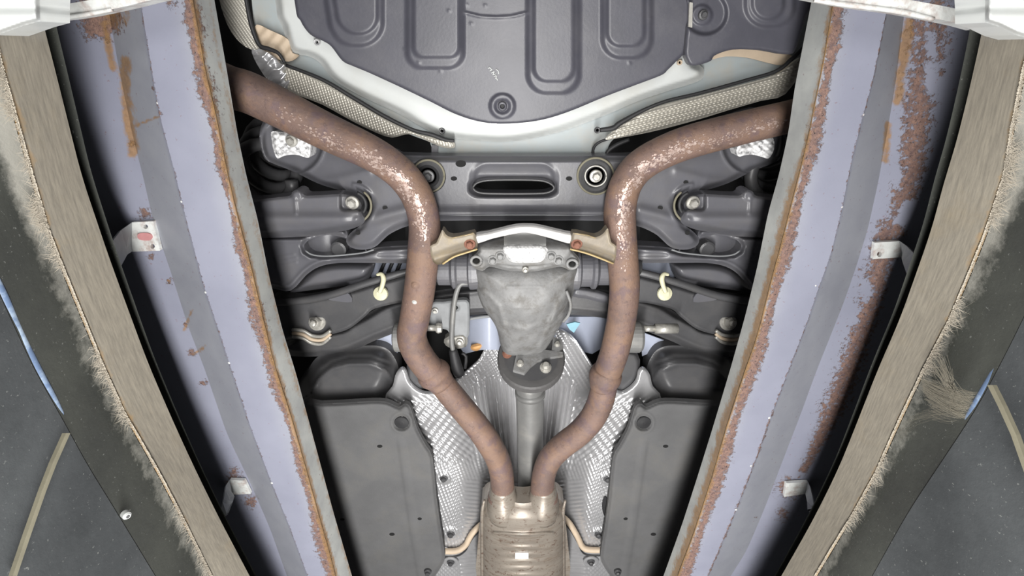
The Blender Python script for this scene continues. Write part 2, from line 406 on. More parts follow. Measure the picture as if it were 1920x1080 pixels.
def build_wall(side, A5, A6, A7, sg):
    # steel lip along the top of the pit, proud of the wall
    def rust(px, py, sd): return .62*np.exp(-(np.minimum(sd-2.0, 0)/.14)**2)*(sd > 1)
    def pale(px, py, sd): return .9*sst(90, -20, py+.35*np.abs(px-(75 if sg < 0 else 1850))*1.0)  # whitens the lip at the top corners, overexposure painted into the colour
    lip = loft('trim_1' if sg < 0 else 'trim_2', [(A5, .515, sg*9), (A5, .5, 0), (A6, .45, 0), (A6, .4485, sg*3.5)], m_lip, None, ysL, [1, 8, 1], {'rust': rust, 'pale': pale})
    tag(lip, 'beige scratched steel lip of the %s pit edge, dusty along its lower rim' % ('left' if sg < 0 else 'right'), kind='structure')
    def dust(px, py, sd): return (sd < 1)*np.clip(1.25-sd*2.6, 0, 1)*(.6+1.0*sst(600, 150, py))
    wl = loft('wall_left' if sg < 0 else 'wall_right', [(A6, .455, sg*5), (A7, .382, sg*3), (A7, .380, sg*10)], m_wall, None, ysL, [16, 1], {'dust': dust})
    tag(wl, 'dark pit wall on the %s below the beige lip' % ('left' if sg < 0 else 'right'), kind='structure')
    cp = loft('trim_3' if sg < 0 else 'trim_4', [(A5, .56, sg*16), (A5, .56, sg*-13), (A5, .57, sg*-13)], m_cop, None, ysL, [1, 1])
    tag(cp, 'dull olive angle strip just above the %s beige lip, in shadow' % ('left' if sg < 0 else 'right'), kind='structure')
    gx = xat(A5, ysL)+sg*10; e0 = PA(gx, ysL, np.full(ysL.shape, .516)); e1 = e0.copy(); e1[:, 0] = sg*2.2; nn = len(ysL)
    V = np.vstack([e0, e1, e0+[0, 0, .02], e1+[0, 0, .02]]); Fg = []
    for j in range(nn-1): Fg += [[j, j+1, nn+j+1, nn+j], [2*nn+j, 3*nn+j, 3*nn+j+1, 2*nn+j+1]]
    gd = link('ground', V, Fg, m_wall, None, False, {'dust': np.zeros(4*nn)}); tag(gd, 'unseen workshop ground slab added to block light around the pit on the %s' % ('left' if sg < 0 else 'right'), kind='structure')  # unseen slab, added to stop outside light reaching the runway undersides
    # lower slate course: stands a little back, runs straight down
    x7 = xat(A7, ysL); top = PA(x7+sg*3, ysL, np.full(ysL.shape, .381)); V = []; k = 14
    for i in range(k+1):
        t = i/k; v = top.copy(); v[:, 2] = .381-(.381+.45)*t**1.6; V.append(v)
    mN = len(ysL); Fc = [[i*mN+j, i*mN+j+1, (i+1)*mN+j+1, (i+1)*mN+j] for i in range(k) for j in range(mN-1)]
    sl = link('slab', np.vstack(V), Fc, m_slab, wl, False, {'dust': np.zeros(mN*(k+1))}); sl['label'] = 'bluish slate lower course'
    return wl
wL = build_wall('left', L5, L6, L7, -1); wR = build_wall('right', R5, R6, R7, 1)
fl = link('floor', [(-.6, -.6, -.45), (.6, -.6, -.45), (.6, 2.6, -.45), (-.6, 2.6, -.45), (-.6, -.6, -.5), (.6, -.6, -.5), (.6, 2.6, -.5), (-.6, 2.6, -.5)],
          [[0, 1, 2, 3], [7, 6, 5, 4], [0, 4, 5, 1], [1, 5, 6, 2], [2, 6, 7, 3], [3, 7, 4, 0]], m_slab, None, False, {'dust': [0]*8})
tag(fl, 'dark slate floor of the inspection pit', kind='structure')
for sg, nm in ((-1, 'wall_back'),):
    pass
# cable, bead and studs along the walls
o = tube('blue_hose', [(-40, 470, .386, 9), (0, 548, .386, 9), (30, 620, .386, 9.5), (65, 690, .386, 9), (100, 752, .386, 7), (125, 795, .386, 3)], m_hose, seg=14)
tag(o, 'pale blue hose clipped along the pit wall on the left', 'hose')
o = tube('caulk_bead', [(125, 797, .386, 2.6), (165, 870, .386, 2.6), (200, 928, .386, 2.2), (222, 962, .386, 1)], m_caulk, seg=8)
tag(o, 'thin white sealant bead continuing below the hose on the left wall', 'sealant')
o = tube('blue_hose', [(1950, 530, .386, 6), (1920, 592, .386, 6), (1880, 672, .386, 6.5), (1850, 728, .386, 8), (1825, 775, .386, 9), (1806, 800, .386, 4)], m_hose, seg=14)
tag(o, 'whitish blue hose behind the cobweb on the pit wall to the right', 'hose')
o = tube('caulk_bead', [(1806, 802, .386, 3), (1760, 872, .386, 3), (1700, 962, .386, 2.6), (1625, 1092, .386, 2)], m_caulk, seg=8)
tag(o, 'thin white sealant bead continuing below the hose on the right wall', 'sealant')
t = thing('wall_stud', 'round white stud head low on the left pit wall', 'stud', P(236, 965, .384))
lathe('head', P(236, 965, .384), [(.0045, -.003), (.0045, .003), (.003, .005)], m_white, t, axis=(1, 0, -.6)); 
lathe('bore', P(236, 965, .384), [(.002, .0045), (.002, .0054)], m_dark, t, axis=(1, 0, -.6), seg=10)
def strip(pts, zs, wpx, label, name):
    V = []
    for (x, y), z in zip(pts, zs):
        for dx in (-wpx, wpx): V.append(P(x+dx, y, z))
    V = np.array(V); V = np.vstack([V, V+np.array([0, 0, .003])])
    n = len(pts); Fc = []
    for i in range(n-1):
        a = 2*i; Fc += [[a, a+1, a+3, a+2], [a+2*n, a+2, a+2*n+2][:0] or [a+2*n+1, a+2*n, a+2*n+2, a+2*n+3], [a, a+2, a+2*n+2, a+2*n], [a+1, a+2*n+1, a+2*n+3, a+3]]
    return link(name, V, Fc, m_tan2, None, False)
m_tan2 = plain('tan_joint', (112, 108, 92), .8, 0, .15, 40)
def wallx(sg, px, py):   # point on the wall plane X = sg*.456 along this sight line
    X = sg*.4515; u = (px-960)/F; v = (py-540)/F; k = X/u
    return (X, (S_+v*C_)*k, (C_-v*S_)*k)
def wallstrip(name, sg, pts, w_, label, cat):
    V = []
    for x, y in pts:
        for q in (-w_, w_):
            V.append(wallx(sg, x+q, y))
    V = np.array(V); B = V+np.array([sg*.004, 0, 0]); n = len(pts); V = np.vstack([V, B]); Fc = []
    for i in range(n-1):
        a = 2*i; b = a+2*n; Fc += [[a, a+1, a+3, a+2], [b+1, b, b+2, b+3], [a, a+2, b+2, b], [a+1, b+1, b+3, a+3]]
    o = link(name, V, Fc, m_tan2, None, False); tag(o, label, cat); return o
wallstrip('joint_strip', -1, [(128, 812), (103, 868), (83, 920), (55, 1000), (28, 1080)], 4, 'tan strip running down the left slate wall from the blue hose', 'strip')
wallstrip('joint_strip', 1, [(1856, 722), (1876, 762), (1900, 815), (1930, 900)], 5, 'tan strip slanting down the right slate wall from the hose', 'strip')

# dust fringes hanging from the lips, cobweb
def fringe(A6, sg, n, label):
    V, Fc = [], []; rng = np.random.RandomState(5+sg)
    yy = rng.uniform(-20, 1090, n); 
    for y in yy:
        x = float(np.interp(y, [p[1] for p in A6], [p[0] for p in A6])); cl = .6+.7*math.sin(y*.021+sg)+.5*math.sin(y*.067)
        a = np.array(P(x, y, .4495)); big = 1.7 if y < 430 else 1.0
        L = max(.002, rng.exponential(.0042)*big*max(.3, cl)); L = min(L, .02)
        dirv = np.array([sg*rng.uniform(-.06, .05), rng.normal(0, .55), -1.0]); dirv /= np.linalg.norm(dirv)
        mid = a+dirv*L*.5+np.array([-sg*rng.uniform(0, .0015), rng.normal(0, .2)*L, 0]); e = a+dirv*L+np.array([0, rng.normal(0, .35)*L, 0])
        wv = np.array([0, rng.uniform(.00012, .0004), 0]); b = len(V)
        V += [a-wv, a+wv, mid-wv, mid+wv, e]; Fc += [[b, b+1, b+3, b+2], [b+2, b+3, b+4]]
    V = np.array(V); V[:, 0] -= sg*.0015
    o = link('dust_fringe', V, Fc, m_fuzz, None, False); tag(o, label, 'dust', kind='stuff')
fringe(L6, -1, 9000, 'grey dust fibres hanging from the left beige pit lip')
fringe(R6, 1, 8000, 'grey dust fibres hanging from the right beige pit lip')
def cobweb():
    rng = np.random.RandomState(2); V, Fc = [], []
    cor = [(1742, 712), (1760, 742), (1838, 735), (1812, 782), (1768, 762), (1700, 800), (1765, 660)]
    def strand(p, q, w_, sag):
        a, b_ = np.array(wallx(1, *p)), np.array(wallx(1, *q)); a[0] -= .006; b_[0] -= .006
        k = 5; base = len(V)
        for i in range(k+1):
            t_ = i/k; c = a*(1-t_)+b_*t_+np.array([-sag*.3, 0, -sag])*4*t_*(1-t_)
            V.append(c-np.array([0, w_, 0])); V.append(c+np.array([0, w_, w_]))
        for i in range(k): Fc.append([base+2*i, base+2*i+1, base+2*i+3, base+2*i+2])
    for i in range(230):
        u, v = rng.rand(), rng.rand()
        p = (1735+25*u, 705+75*u*v+20*rng.rand()); q = (1815+25*(1-v)+rng.normal(0, 4), 735+50*v)
        strand(p, q, rng.uniform(.00006, .0002), rng.uniform(-.004, .009))
    for i in range(60):
        p = (1770+rng.normal(0, 8), 665+rng.rand()*40); q = (1812+rng.normal(0, 10), 745+rng.rand()*30); strand(p, q, .00015, .004)
    for i in range(70):
        p = (1700-rng.rand()*20, 800+rng.rand()*30); q = (1790+rng.normal(0, 12), 770+rng.normal(0, 7)); strand(p, q, .00015, -.006)
    o = link('cobweb', V, Fc, m_web, None, False); tag(o, 'grey cobweb stretched from the right beige lip to the hose', 'cobweb', kind='stuff')
cobweb()

# ================================================================== CROSS BAR at the top
t = thing('cross_bar', 'pale galvanised cross bar spanning the pit above both runways', 'bar', P(980, -90, .53))
def bar_poly(pts, w_, name, mat):
    p = cr(pts, 6); T = np.gradient(p, axis=0); T /= np.linalg.norm(T, axis=1)[:, None]; N = np.stack([-T[:, 1], T[:, 0]], 1)
    A, B = p+N*w_, p-N*w_; z = .53
    n = len(p); V = np.vstack([PA(A[:, 0], A[:, 1], np.full(n, z)), PA(B[:, 0], B[:, 1], np.full(n, z)), PA(A[:, 0], A[:, 1], np.full(n, z))+[0, 0, .02], PA(B[:, 0], B[:, 1], np.full(n, z))+[0, 0, .02]])
    Fc = []
    for i in range(n-1): Fc += [[i, i+1, n+i+1, n+i], [2*n+i+1, 2*n+i, 3*n+i, 3*n+i+1], [i, 2*n+i, 2*n+i+1, i+1], [n+i, n+i+1, 3*n+i+1, 3*n+i]]
    Fc += [[0, n, 3*n, 2*n], [n-1, 3*n-1, 4*n-1, 2*n-1]]
    return link(name, V, Fc, mat, t, False)
bar_poly([(72, 27), (147, 17), (233, -1), (287, -14), (420, -40), (650, -75), (980, -95), (1300, -70), (1480, -25), (1600, -2), (1700, 12), (1800, 31), (1846, 43)], 13, 'bar', m_galv)
for op in ([(-60, -60), (74, -60), (75, 40), (45, 48), (0, 64), (-60, 84)], [(1847, -60), (1847, 42), (1872, 50), (1905, 66), (1990, 90), (1990, -60)]):
    sheet('end_plate', op, .44, m_white, t, 3, lambda x, y, d: .012*sst(-10, 0, d)+.006*g_(y-12-.15*np.abs(x-960)*0, 10), n=1, thick=.03)
tube('weld_bead', [(1527, 0, .53, 4), (1590, 9, .53, 5), (1655, 17, .53, 4.5), (1700, 24, .53, 5), (1750, 36, .53, 4)], m_galv, t, seg=8)
tube('weld_bead', [(75, 37, .53, 3.5), (147, 29, .53, 4.5), (210, 18, .53, 3.5)], m_galv, t, seg=8)

# ================================================================== RUNWAYS
S_L = [(402, 0), (425, 130), (445, 250), (462, 330), (483, 410), (505, 520), (530, 620), (555, 700), (590, 830), (625, 960), (660, 1080)]
L1 = [(362, 0), (382, 120), (405, 220), (425, 320), (444, 400), (470, 500), (497, 615), (516, 690), (545, 780), (581, 907), (616, 1033), (629, 1080)]
L2 = [(263, 0), (290, 165), (299, 215), (328, 325), (345, 395), (362, 460), (383, 540), (400, 590), (428, 675), (466, 790), (509, 905), (542, 985), (577, 1080)]
L3 = [(200, 0), (225, 140), (250, 260), (268, 330), (287, 413), (317, 500), (353, 613), (383, 690), (426, 815), (469, 905), (506, 990), (538, 1080)]
S_R = [(1522, 0), (1490, 165), (1478, 250), (1460, 330), (1440, 400), (1420, 500), (1398, 590), (1370, 690), (1337, 800), (1309, 890), (1280, 980), (1244, 1080)]
R1 = [(1563, 0), (1548, 95), (1530, 185), (1513, 270), (1494, 345), (1480, 400), (1462, 470), (1443, 540), (1420, 630), (1396, 700), (1363, 800), (1334, 900), (1301, 1000), (1271, 1080)]
R2 = [(1666, 0), (1648, 95), (1633, 165), (1617, 220), (1595, 310), (1577, 400), (1557, 480), (1533, 545), (1515, 600), (1480, 690), (1442, 790), (1410, 880), (1374, 970), (1327, 1080)]
R3 = [(1695, 30), (1680, 150), (1664, 245), (1647, 340), (1627, 430), (1607, 495), (1583, 565), (1557, 630), (1531, 695), (1500, 780), (1467, 865), (1435, 950), (1399, 1035), (1370, 1080)]
ysR = np.linspace(-260, 1420, 330)
def g(d, s): return np.exp(-(d/s)**2)
def rustL(px, py, sd):
    l1 = xat(L1, ysR); l1 = np.interp(py, ysR, l1); d = px-l1
    w_ = 12+5*np.sin(py*.013)+4*np.sin(py*.045)
    r = .75*g(d+9, w_)+.25*g(d-14, 10)*(sd < 1)*(py < 400)
    r = np.maximum(r, 1.0*sst(100, 45, py)*g(px-190, 45))
    r = np.maximum(r, .5*g(px-322, 22)*sst(30, 5, py))
    for x, y, s in ((288, 165, 5), (299, 212, 6), (330, 330, 4), (270, 400, 16), (282, 480, 9), (247, 270, 9), (318, 528, 9), (347, 608, 8), (360, 662, 11), (383, 718, 10), (440, 888, 16), (470, 940, 18), (430, 905, 13), (384, 545, 4), (392, 565, 4)):
        r = np.maximum(r, .68*g(np.hypot(px-x, py-y), s))
    l2 = np.interp(py, ysR, xat(L2, ysR)); r = np.maximum(r, .42*g(px-l2, 3.2))
    return r
def ochL(px, py, sd):
    l1 = np.interp(py, ysR, xat(L1, ysR)); d = px-l1
    r = .95*g(d+1, 7)+.12*(sd < 1)+.4*g(d-30, 6)*(sd < 1)
    r = np.maximum(r, .8*sst(60, 130, py)*.0+np.maximum(.95*g(dline([(196, 45), (204, 90), (211, 128)], px, py), 9), .95*g(dline([(235, 115), (238, 200), (246, 250), (250, 285)], px, py), 13)))
    for a, b in (((245, 240), (298, 218)), ((345, 620), (360, 585)), ((362, 665), (385, 650)), ((318, 530), (315, 525))): r = np.maximum(r, .75*g(dline([a, b], px, py), 4))
    r = np.maximum(r, .6*g(px-215, 40)*sst(75, 40, py))
    return r
def sideA(px, py, sd): return np.where(sd < 1, .95, np.where(sd < 2, .25*sst(.55, .0, sd-1), np.where((sd > 3) & (sd < 4), .3, 0)))
def runway(nm, lines, S, l1, l2, l3, l5, sg, label, rust, och):
    o = np.array(l5, float)
    t = thing('runway', label, 'runway', P(xat(l2, np.array([540.]*20))[5], 540, .62))
    body = loft('beam', [(S, .665, 0), (l1, .62, 0), (l2, .62, 0), (l2, .634, 0), (l3, .676, 0), (l5, .678, sg*60), (l5, .77, sg*60), (S, .77, 0), (S, .665, 0)], m_run, t, ysR, [8, 20, 1, 12, 30, 1, 1, 1],
                {'rust': rust, 'ochre': och, 'side': sideA})
    # weld tacks at the seam
    return t
runL = runway('l', 0, S_L, L1, L2, L3, L5, -1, 'blue-grey runway beam on the left with an orange rust edge and perforated bracket', rustL, ochL)
def rustR(px, py, sd):
    l1 = np.interp(py, ysR, xat(R1, ysR)); d = px-l1
    r = .8*g(d-12, 14+4*np.sin(py*.03))
    pl = [(1745, 30), (1740, 100), (1722, 200), (1712, 300), (1692, 370), (1668, 440), (1642, 520), (1624, 600), (1598, 680), (1566, 760), (1534, 830), (1508, 880)]
    w_ = np.interp(py, [0, 200, 400, 600, 760, 860], [50, 36, 34, 30, 30, 12])
    r = np.maximum(r, .70*g(dline(pl, px, py), w_*1.1))
    r = np.maximum(r, .72*g(np.hypot((px-1480)/1.1, py-915), 28)); r = np.maximum(r, .55*g(np.hypot(px-1470, py-965), 22)); r = np.maximum(r, .5*g(np.hypot(px-1418, py-972), 7))
    for x, y, w2, h2 in ((1745, 85, 12, 30), (1745, 150, 14, 26), (1672, 240, 9, 40), (1680, 330, 8, 22), (1655, 375, 10, 26), (1700, 395, 16, 18), (1690, 412, 18, 10), (1625, 545, 10, 20), (1600, 590, 8, 15)):
        r = r-.55*g((px-x)/w2, 1)*g((py-y)/h2, 1)
    l2 = np.interp(py, ysR, xat(R2, ysR)); r = np.maximum(r, .45*g(px-l2, 3.5)+.12*g(px-l2, 6)*sst(600, 800, py))
    return r
def ochR(px, py, sd):
    l1 = np.interp(py, ysR, xat(R1, ysR)); d = px-l1
    r = .6*g(d, 8)+.14*(sd < 1)+.45*g(d+8, 10)*sst(250, 400, py)
    r = np.maximum(r, .9*g(dline([(1705, 40), (1692, 120), (1682, 190)], px, py), 13))
    r = np.maximum(r, .85*g(dline([(1665, 235), (1660, 300)], px, py), 9))
    return r
runR = runway('r', 0, S_R, R1, R2, R3, R5, 1, 'blue-grey runway beam on the right with broad flaking rust patches', rustR, ochR)
def weld(px, py, par, r=4):
    R = RP(px, py, .62, r*.7)
    lathe('weld_tack', P(px, py, .621), [(R, 0), (R*.8, R*.4), (R*.3, R*.6)], m_galv, par, axis=(0, 0, -1), seg=8)
for x, y in ((264, 10), (296, 193), (341, 378), (386, 548), (430, 680), (510, 905)): weld(x, y, runL)
for x, y in ((1618, 215), (1578, 388), (1529, 535), (1442, 783), (1408, 873), (1380, 955)): weld(x, y, runR)
# crack line strips on the rust fold
m_crack = plain('rust_crack', (112, 86, 52), .8, 0, .4, 60, (60, 45, 35), .8, 30)
tube('crack_seam', [(x, y, .6185, .9) for x, y in L1], m_crack, runL, seg=6, n=3)
tube('crack_seam', [(x, y, .6185, .9) for x, y in R1], m_crack, runR, seg=6, n=3)
# brackets
def bracket(outline, holes, arm, par, zt=.668, mat=None, slot=None, za=.56):
    b = sheet('bracket', outline, zt, mat or m_galv, par, 2.0, holes=[circ(x, y, r, n=12) for x, y, r in holes], n=1, thick=.006)
    n = len(arm)//2
    V, Fc = [], []
    z = lambda i: zt+(za-zt)*i/(n-1)
    for i in range(n):
        V += [P(*arm[i], z(i)), P(*arm[-1-i], z(i))]
    V = np.array(V); V = np.vstack([V, V+np.array([0, 0, .005])])
    for i in range(n-1):
        a = 2*i; q = 2*n; Fc += [[a, a+1, a+3, a+2], [a+q+1, a+q, a+q+2, a+q+3], [a, a+2, a+q+2, a+q], [a+1, a+q+1, a+q+3, a+3]]
    link('arm', V, Fc, m_galvd, b, False)
    if slot: sheet('slot', slot, zt-.002, m_slot, b, 2.0, n=3, thick=.002)
    return b
bracket([(246, 417), (287, 415), (300, 470), (246, 472)], [(273, 425, 4.5), (286, 462, 4.5)], [(246, 417), (222, 434), (207, 453), (202, 480), (215, 515), (222, 502), (234, 480), (246, 472)], runL, slot=[(258, 440), (264, 437), (280, 438), (285, 445), (280, 451), (264, 450), (258, 446)])['label'] = 'white perforated bracket on the outer flange'
bracket([(430, 900), (458, 901), (470, 926), (434, 928)], [], [(430, 900), (421, 914), (417, 940), (412, 972), (426, 966), (434, 945), (437, 935), (434, 928)], runL)
bracket([(1640, 455), (1688, 452), (1694, 482), (1637, 486)], [(1649, 477, 5)], [(1688, 452), (1704, 463), (1716, 475), (1724, 487), (1708, 523), (1702, 508), (1697, 494), (1694, 482)], runR)
bracket([(1474, 906), (1516, 904), (1512, 926), (1470, 932)], [], [(1516, 904), (1522, 918), (1526, 935), (1530, 958), (1517, 960), (1516, 945), (1514, 936), (1512, 926)], runR)
# ================================================================== THE CAR: floor and body panels
o = sheet('floor_pan', [(300, -420), (1700, -420), (1600, 640), (1420, 1130), (560, 1130), (360, 640)], 1.22, m_gap, None, 24, n=1, thick=.01)  # backing sheet, its black stands for the shade seen through the gaps
tag(o, 'dark underside of the car floor behind the suspension', 'floor pan')
o = sheet('rear_floor', [(450, -260), (1530, -260), (1530, 108), (1456, 150), (1397, 170), (1310, 196), (1251, 212), (1208, 226), (1164, 246), (1142, 270), (1136, 292), (814, 292), (806, 266), (773, 254), (721, 234), (662, 200), (604, 166), (540, 140), (480, 96)], .945, m_grey, None, 6, n=1, thick=.006)
tag(o, 'light grey painted rear floor between the undertray and the dark crossmember', 'floor pan')
RF = o
def rail_rel(x, y, d): return .022*sst(-14, 0, d)
r_out = [(508, -260), (516, 0), (530, 50), (541, 90), (556, 101), (580, 106), (600, 118), (616, 140), (640, 160), (691, 187), (750, 214), (794, 240), (837, 257), (896, 264), (960, 265), (1047, 248),
         (1135, 216), (1193, 191), (1251, 171), (1300, 156), (1318, 146), (1320, 130), (1312, 122), (1300, 112), (1300, 60), (1290, -260)]
o = sheet('spare_wheel_well', r_out, .91, m_white, None, 4, rail_rel, n=3, thick=.03)
tag(o, 'white painted rim of the spare wheel well around the dark undertray', 'body panel')
for x, y in ((829, 245), (1120, 244)):
    washer(x, y, .912, 6, m_dark, o, 'plug', .4, .003)
washer(595, 79, .905, 6, m_bush, o, 'nut', .35, .004); washer(1274, 117, .905, 5, m_tan, o, 'nut', .4, .004)
sheet('notch_clip', [(918, 230), (932, 230), (930, 242), (921, 243)], .905, m_strap, o, 2, n=1)
o = sheet('sealed_flange', [(481, 46), (505, 56), (540, 74), (546, 98), (560, 104), (540, 116), (505, 104), (490, 88), (478, 66)], .925, m_tan, None, 4, lambda x, y, d: .006*np.sin(x*.25+y*.2)*.3, n=3)
tag(o, 'tan sealed panel joint beside the white wheel well at the top', 'panel joint')
o = sheet('sealed_flange', [(1333, 112), (1344, 102), (1374, 93), (1427, 93), (1480, 102), (1486, 112), (1465, 122), (1440, 118), (1400, 108), (1360, 106)], .925, m_tan, None, 4, n=3)
tag(o, 'rust-stained tan panel joint under the right rear splash panel', 'panel joint')

# undertray ----------------------------------------------------------------------------------
ut = [(525, -260), (552, 0), (563, 38), (581, 64), (604, 76), (621, 87), (642, 114), (662, 124), (691, 136), (750, 163), (808, 191), (852, 213), (895, 227), (939, 232), (1004, 227), (1062, 211), (1135, 181),
      (1193, 159), (1240, 141), (1252, 131), (1269, 114), (1284, 96), (1290, 52), (1294, 0), (1290, -260)]
def ut_rel(x, y, d):
    r = np.zeros(x.shape)
    for x0, x1, yb, rr, ix0, ix1, iyb, sk in ((620, 718, 86, 44, 636, 708, 64, .16), (763, 869, 128, 30, 774, 862, 108, 0), (989, 1086, 175, 36, 1000, 1077, 153, 0), (1129, 1222, 109, 36, 1138, 1209, 87, 0)):
        xx = x-np.minimum(0, (y-60))*sk*(x < 680)
        e = rbox(xx, y, x0, x1, -200, yb, rr); f = rbox(xx, y, ix0, ix1, -200, iyb, rr-10)
        r -= .006*sst(5, -6, e)+.005*sst(4, -5, f)
    r -= .003*g(dline([(872, 24), (900, 31), (930, 33), (960, 31), (988, 24)], x, y), 2.2)
    q = np.hypot(x-942, y-199); r -= .004*sst(25, 21, q); r += .004*sst(15, 12, q)
    for u, v in ((842, 20), (876, 9), (884, 44), (910, 10), (760, 92), (785, 118), (826, 133), (1180, 118), (1220, 35)): r -= .0012*g(np.hypot(x-u, y-v), 2.5)
    return r
t = thing('undertray', 'large dark plastic undertray with four U-shaped grooves below the spare wheel', 'undertray', P(940, 90, .84))
sheet('tray', ut, .84, m_under, t, 2.5, ut_rel, roll=(.004, 4), n=4, thick=.02)
washer(942, 199, .8395, 9, m_under, t, 'plug', .35, .006); lathe('plug_hole', P(942, 199, .8375), [(.0028, 0), (.0028, .001)], m_gap, t, axis=(0, 0, -1), seg=12)
for k, (pl) in enumerate(([(915, 128), (919, 127), (922, 132)], [(918, 133), (923, 130)], [(921, 137), (927, 134), (924, 140), (930, 138)], [(926, 143), (931, 142), (929, 148)], [(931, 146), (933, 151)], [(930, 130), (934, 133), (935, 139)])):
    tube('molded_mark', [(x, y, .8385, 1.0) for x, y in pl], m_white, t, seg=6, n=2)
rs = [(1290, -260), (1288, 0), (1288, 50), (1284, 96), (1288, 112), (1295, 122), (1310, 122), (1333, 114), (1340, 104), (1374, 93), (1427, 94), (1479, 102), (1494, 87), (1512, 30), (1530, -20), (1532, -260)]
def rs_rel(x, y, d):
    q = np.hypot(x-1316, y-28)
    r = .008*sst(44, 36, np.hypot((x-1322)/1.0, y-24))-.004*sst(20, 17, q)
    e = rbox(x, y, 1397, 1490, -200, 50, 40); f = rbox(x, y, 1410, 1470, -200, 37, 30)
    return r-.006*sst(5, -6, e)-.005*sst(4, -5, f)
t = thing('splash_panel', 'dark plastic splash panel with a bolt beside the right runway at the top', 'panel', P(1400, 40, .825))
sheet('panel', rs, .828, m_under, t, 2.5, rs_rel, roll=(.005, 4), n=3, thick=.015)
bolt(1318, 28, .83, 9, m_dark, t, 'screw'); sheet('clip', [(1293, 4), (1299, 5), (1298, 52), (1291, 50)], .822, m_zinc, t, 2, n=1)

# rear heat shields ---------------------------------------------------------------------------
def dimple(u, v, p, a): return a*np.cos(2*np.pi*u/p)*np.cos(2*np.pi*v/p)
t = thing('heat_shield', 'dimpled metal heat shield behind the left exhaust pipe, folded and shiny at one end', 'heat shield', P(660, 190, .9))
lf = [(413, -10), (455, -10), (462, 10), (468, 40), (478, 70), (487, 86), (476, 94), (455, 84), (435, 62), (420, 30)]
sheet('upper_wing', lf, .91, m_alu2, t, 1.5, lambda x, y, d: dimple(x+.3*y, y, 6, .0012), n=3, thick=.006)
sheet('fold', [(473, 92), (488, 92), (510, 104), (524, 118), (536, 124), (543, 140), (538, 168), (520, 166), (500, 148), (484, 124), (474, 104)], .905, m_alu, t, 2,
      lambda x, y, d: .0035*np.sin((x*.6+y*.9)*.32+np.sin(x*.2))+.006*sst(-20, 0, d), n=3, thick=.006)
bandL = [(537, 125), (604, 153), (662, 187), (721, 222), (773, 248), (808, 257), (840, 263), (852, 268), (850, 278), (823, 274), (779, 254), (760, 252), (735, 258), (706, 249), (662, 228), (604, 196), (538, 167)]
def bl_rel(x, y, d):
    u = x*.88+y*.47; v = -x*.47+y*.88
    return dimple(u, v, 7, .0016)*sst(0, -3, d)+.0003*(v+160)+.004*sst(-4, 0, d)
sheet('band', bandL, .898, m_alu2, t, 1.4, bl_rel, n=3, thick=.006)
tube('edge_line', [(536, 122, .9, 3), (604, 149, .9, 3.6), (662, 183, .9, 4), (721, 218, .9, 4), (773, 243, .9, 3.5), (808, 252, .9, 4), (835, 262, .9, 4), (852, 264, .9, 3)], m_black, t, seg=10)  # black tube tracing the dark line along the shield
tube('edge_line', [(458, -20, .905, 3), (464, 15, .905, 3.5), (472, 50, .905, 4), (486, 84, .905, 4), (505, 92, .905, 4), (522, 100, .905, 3.5), (534, 118, .905, 3)], m_black, t, seg=10)
t = thing('heat_shield', 'ribbed metal heat shield behind the right exhaust pipe', 'heat shield', P(1320, 200, .9))
bandR = [(1135, 261), (1164, 235), (1208, 210), (1251, 194), (1310, 180), (1397, 157), (1456, 139), (1500, 108), (1512, 116), (1473, 176), (1427, 189), (1368, 206), (1310, 224), (1251, 240), (1208, 250), (1164, 258)]
def br_rel(x, y, d):
    v = x*.26+y*.97; u = x*.97-y*.26
    return (.0016*np.cos(2*np.pi*v/7.5)+.0006*np.cos(2*np.pi*(u+3*np.sin(v*.4))/8))*sst(0, -3, d)+.004*sst(-4, 0, d)
sheet('band', bandR, .898, m_alu2, t, 1.4, br_rel, n=3, thick=.006)
tube('edge_line', [(1125, 244, .9, 4), (1150, 240, .9, 5), (1164, 230, .9, 5), (1208, 206, .9, 3.6), (1251, 189, .9, 3.2), (1310, 175, .9, 3.2), (1397, 151, .9, 3.2), (1456, 133, .9, 3.4), (1485, 110, .9, 4), (1512, 84, .9, 4)], m_black, t, seg=10)
for nm, pts, lb in (('brake_line', [(1112, 300, .92, 2.6), (1113, 278, .92, 2.6), (1125, 266, .92, 2.6), (1150, 258, .92, 2.2)], 'thin black brake line loop above the right crossmember bushing'),
                    ('hose', [(1136, 300, .92, 4), (1140, 284, .92, 4), (1156, 272, .92, 4), (1180, 262, .92, 4)], 'black hose tucked behind the right pipe bend')):
    tag(tube(nm, pts, m_black, seg=10), lb, 'hose' if nm == 'hose' else 'brake line')
t = sheet('bracket_tab', [(809, 272), (821, 272), (821, 292), (809, 292)], .93, m_arm, None, 2, n=1); tag(t, 'small grey tab below the left heat shield tip', 'tab')

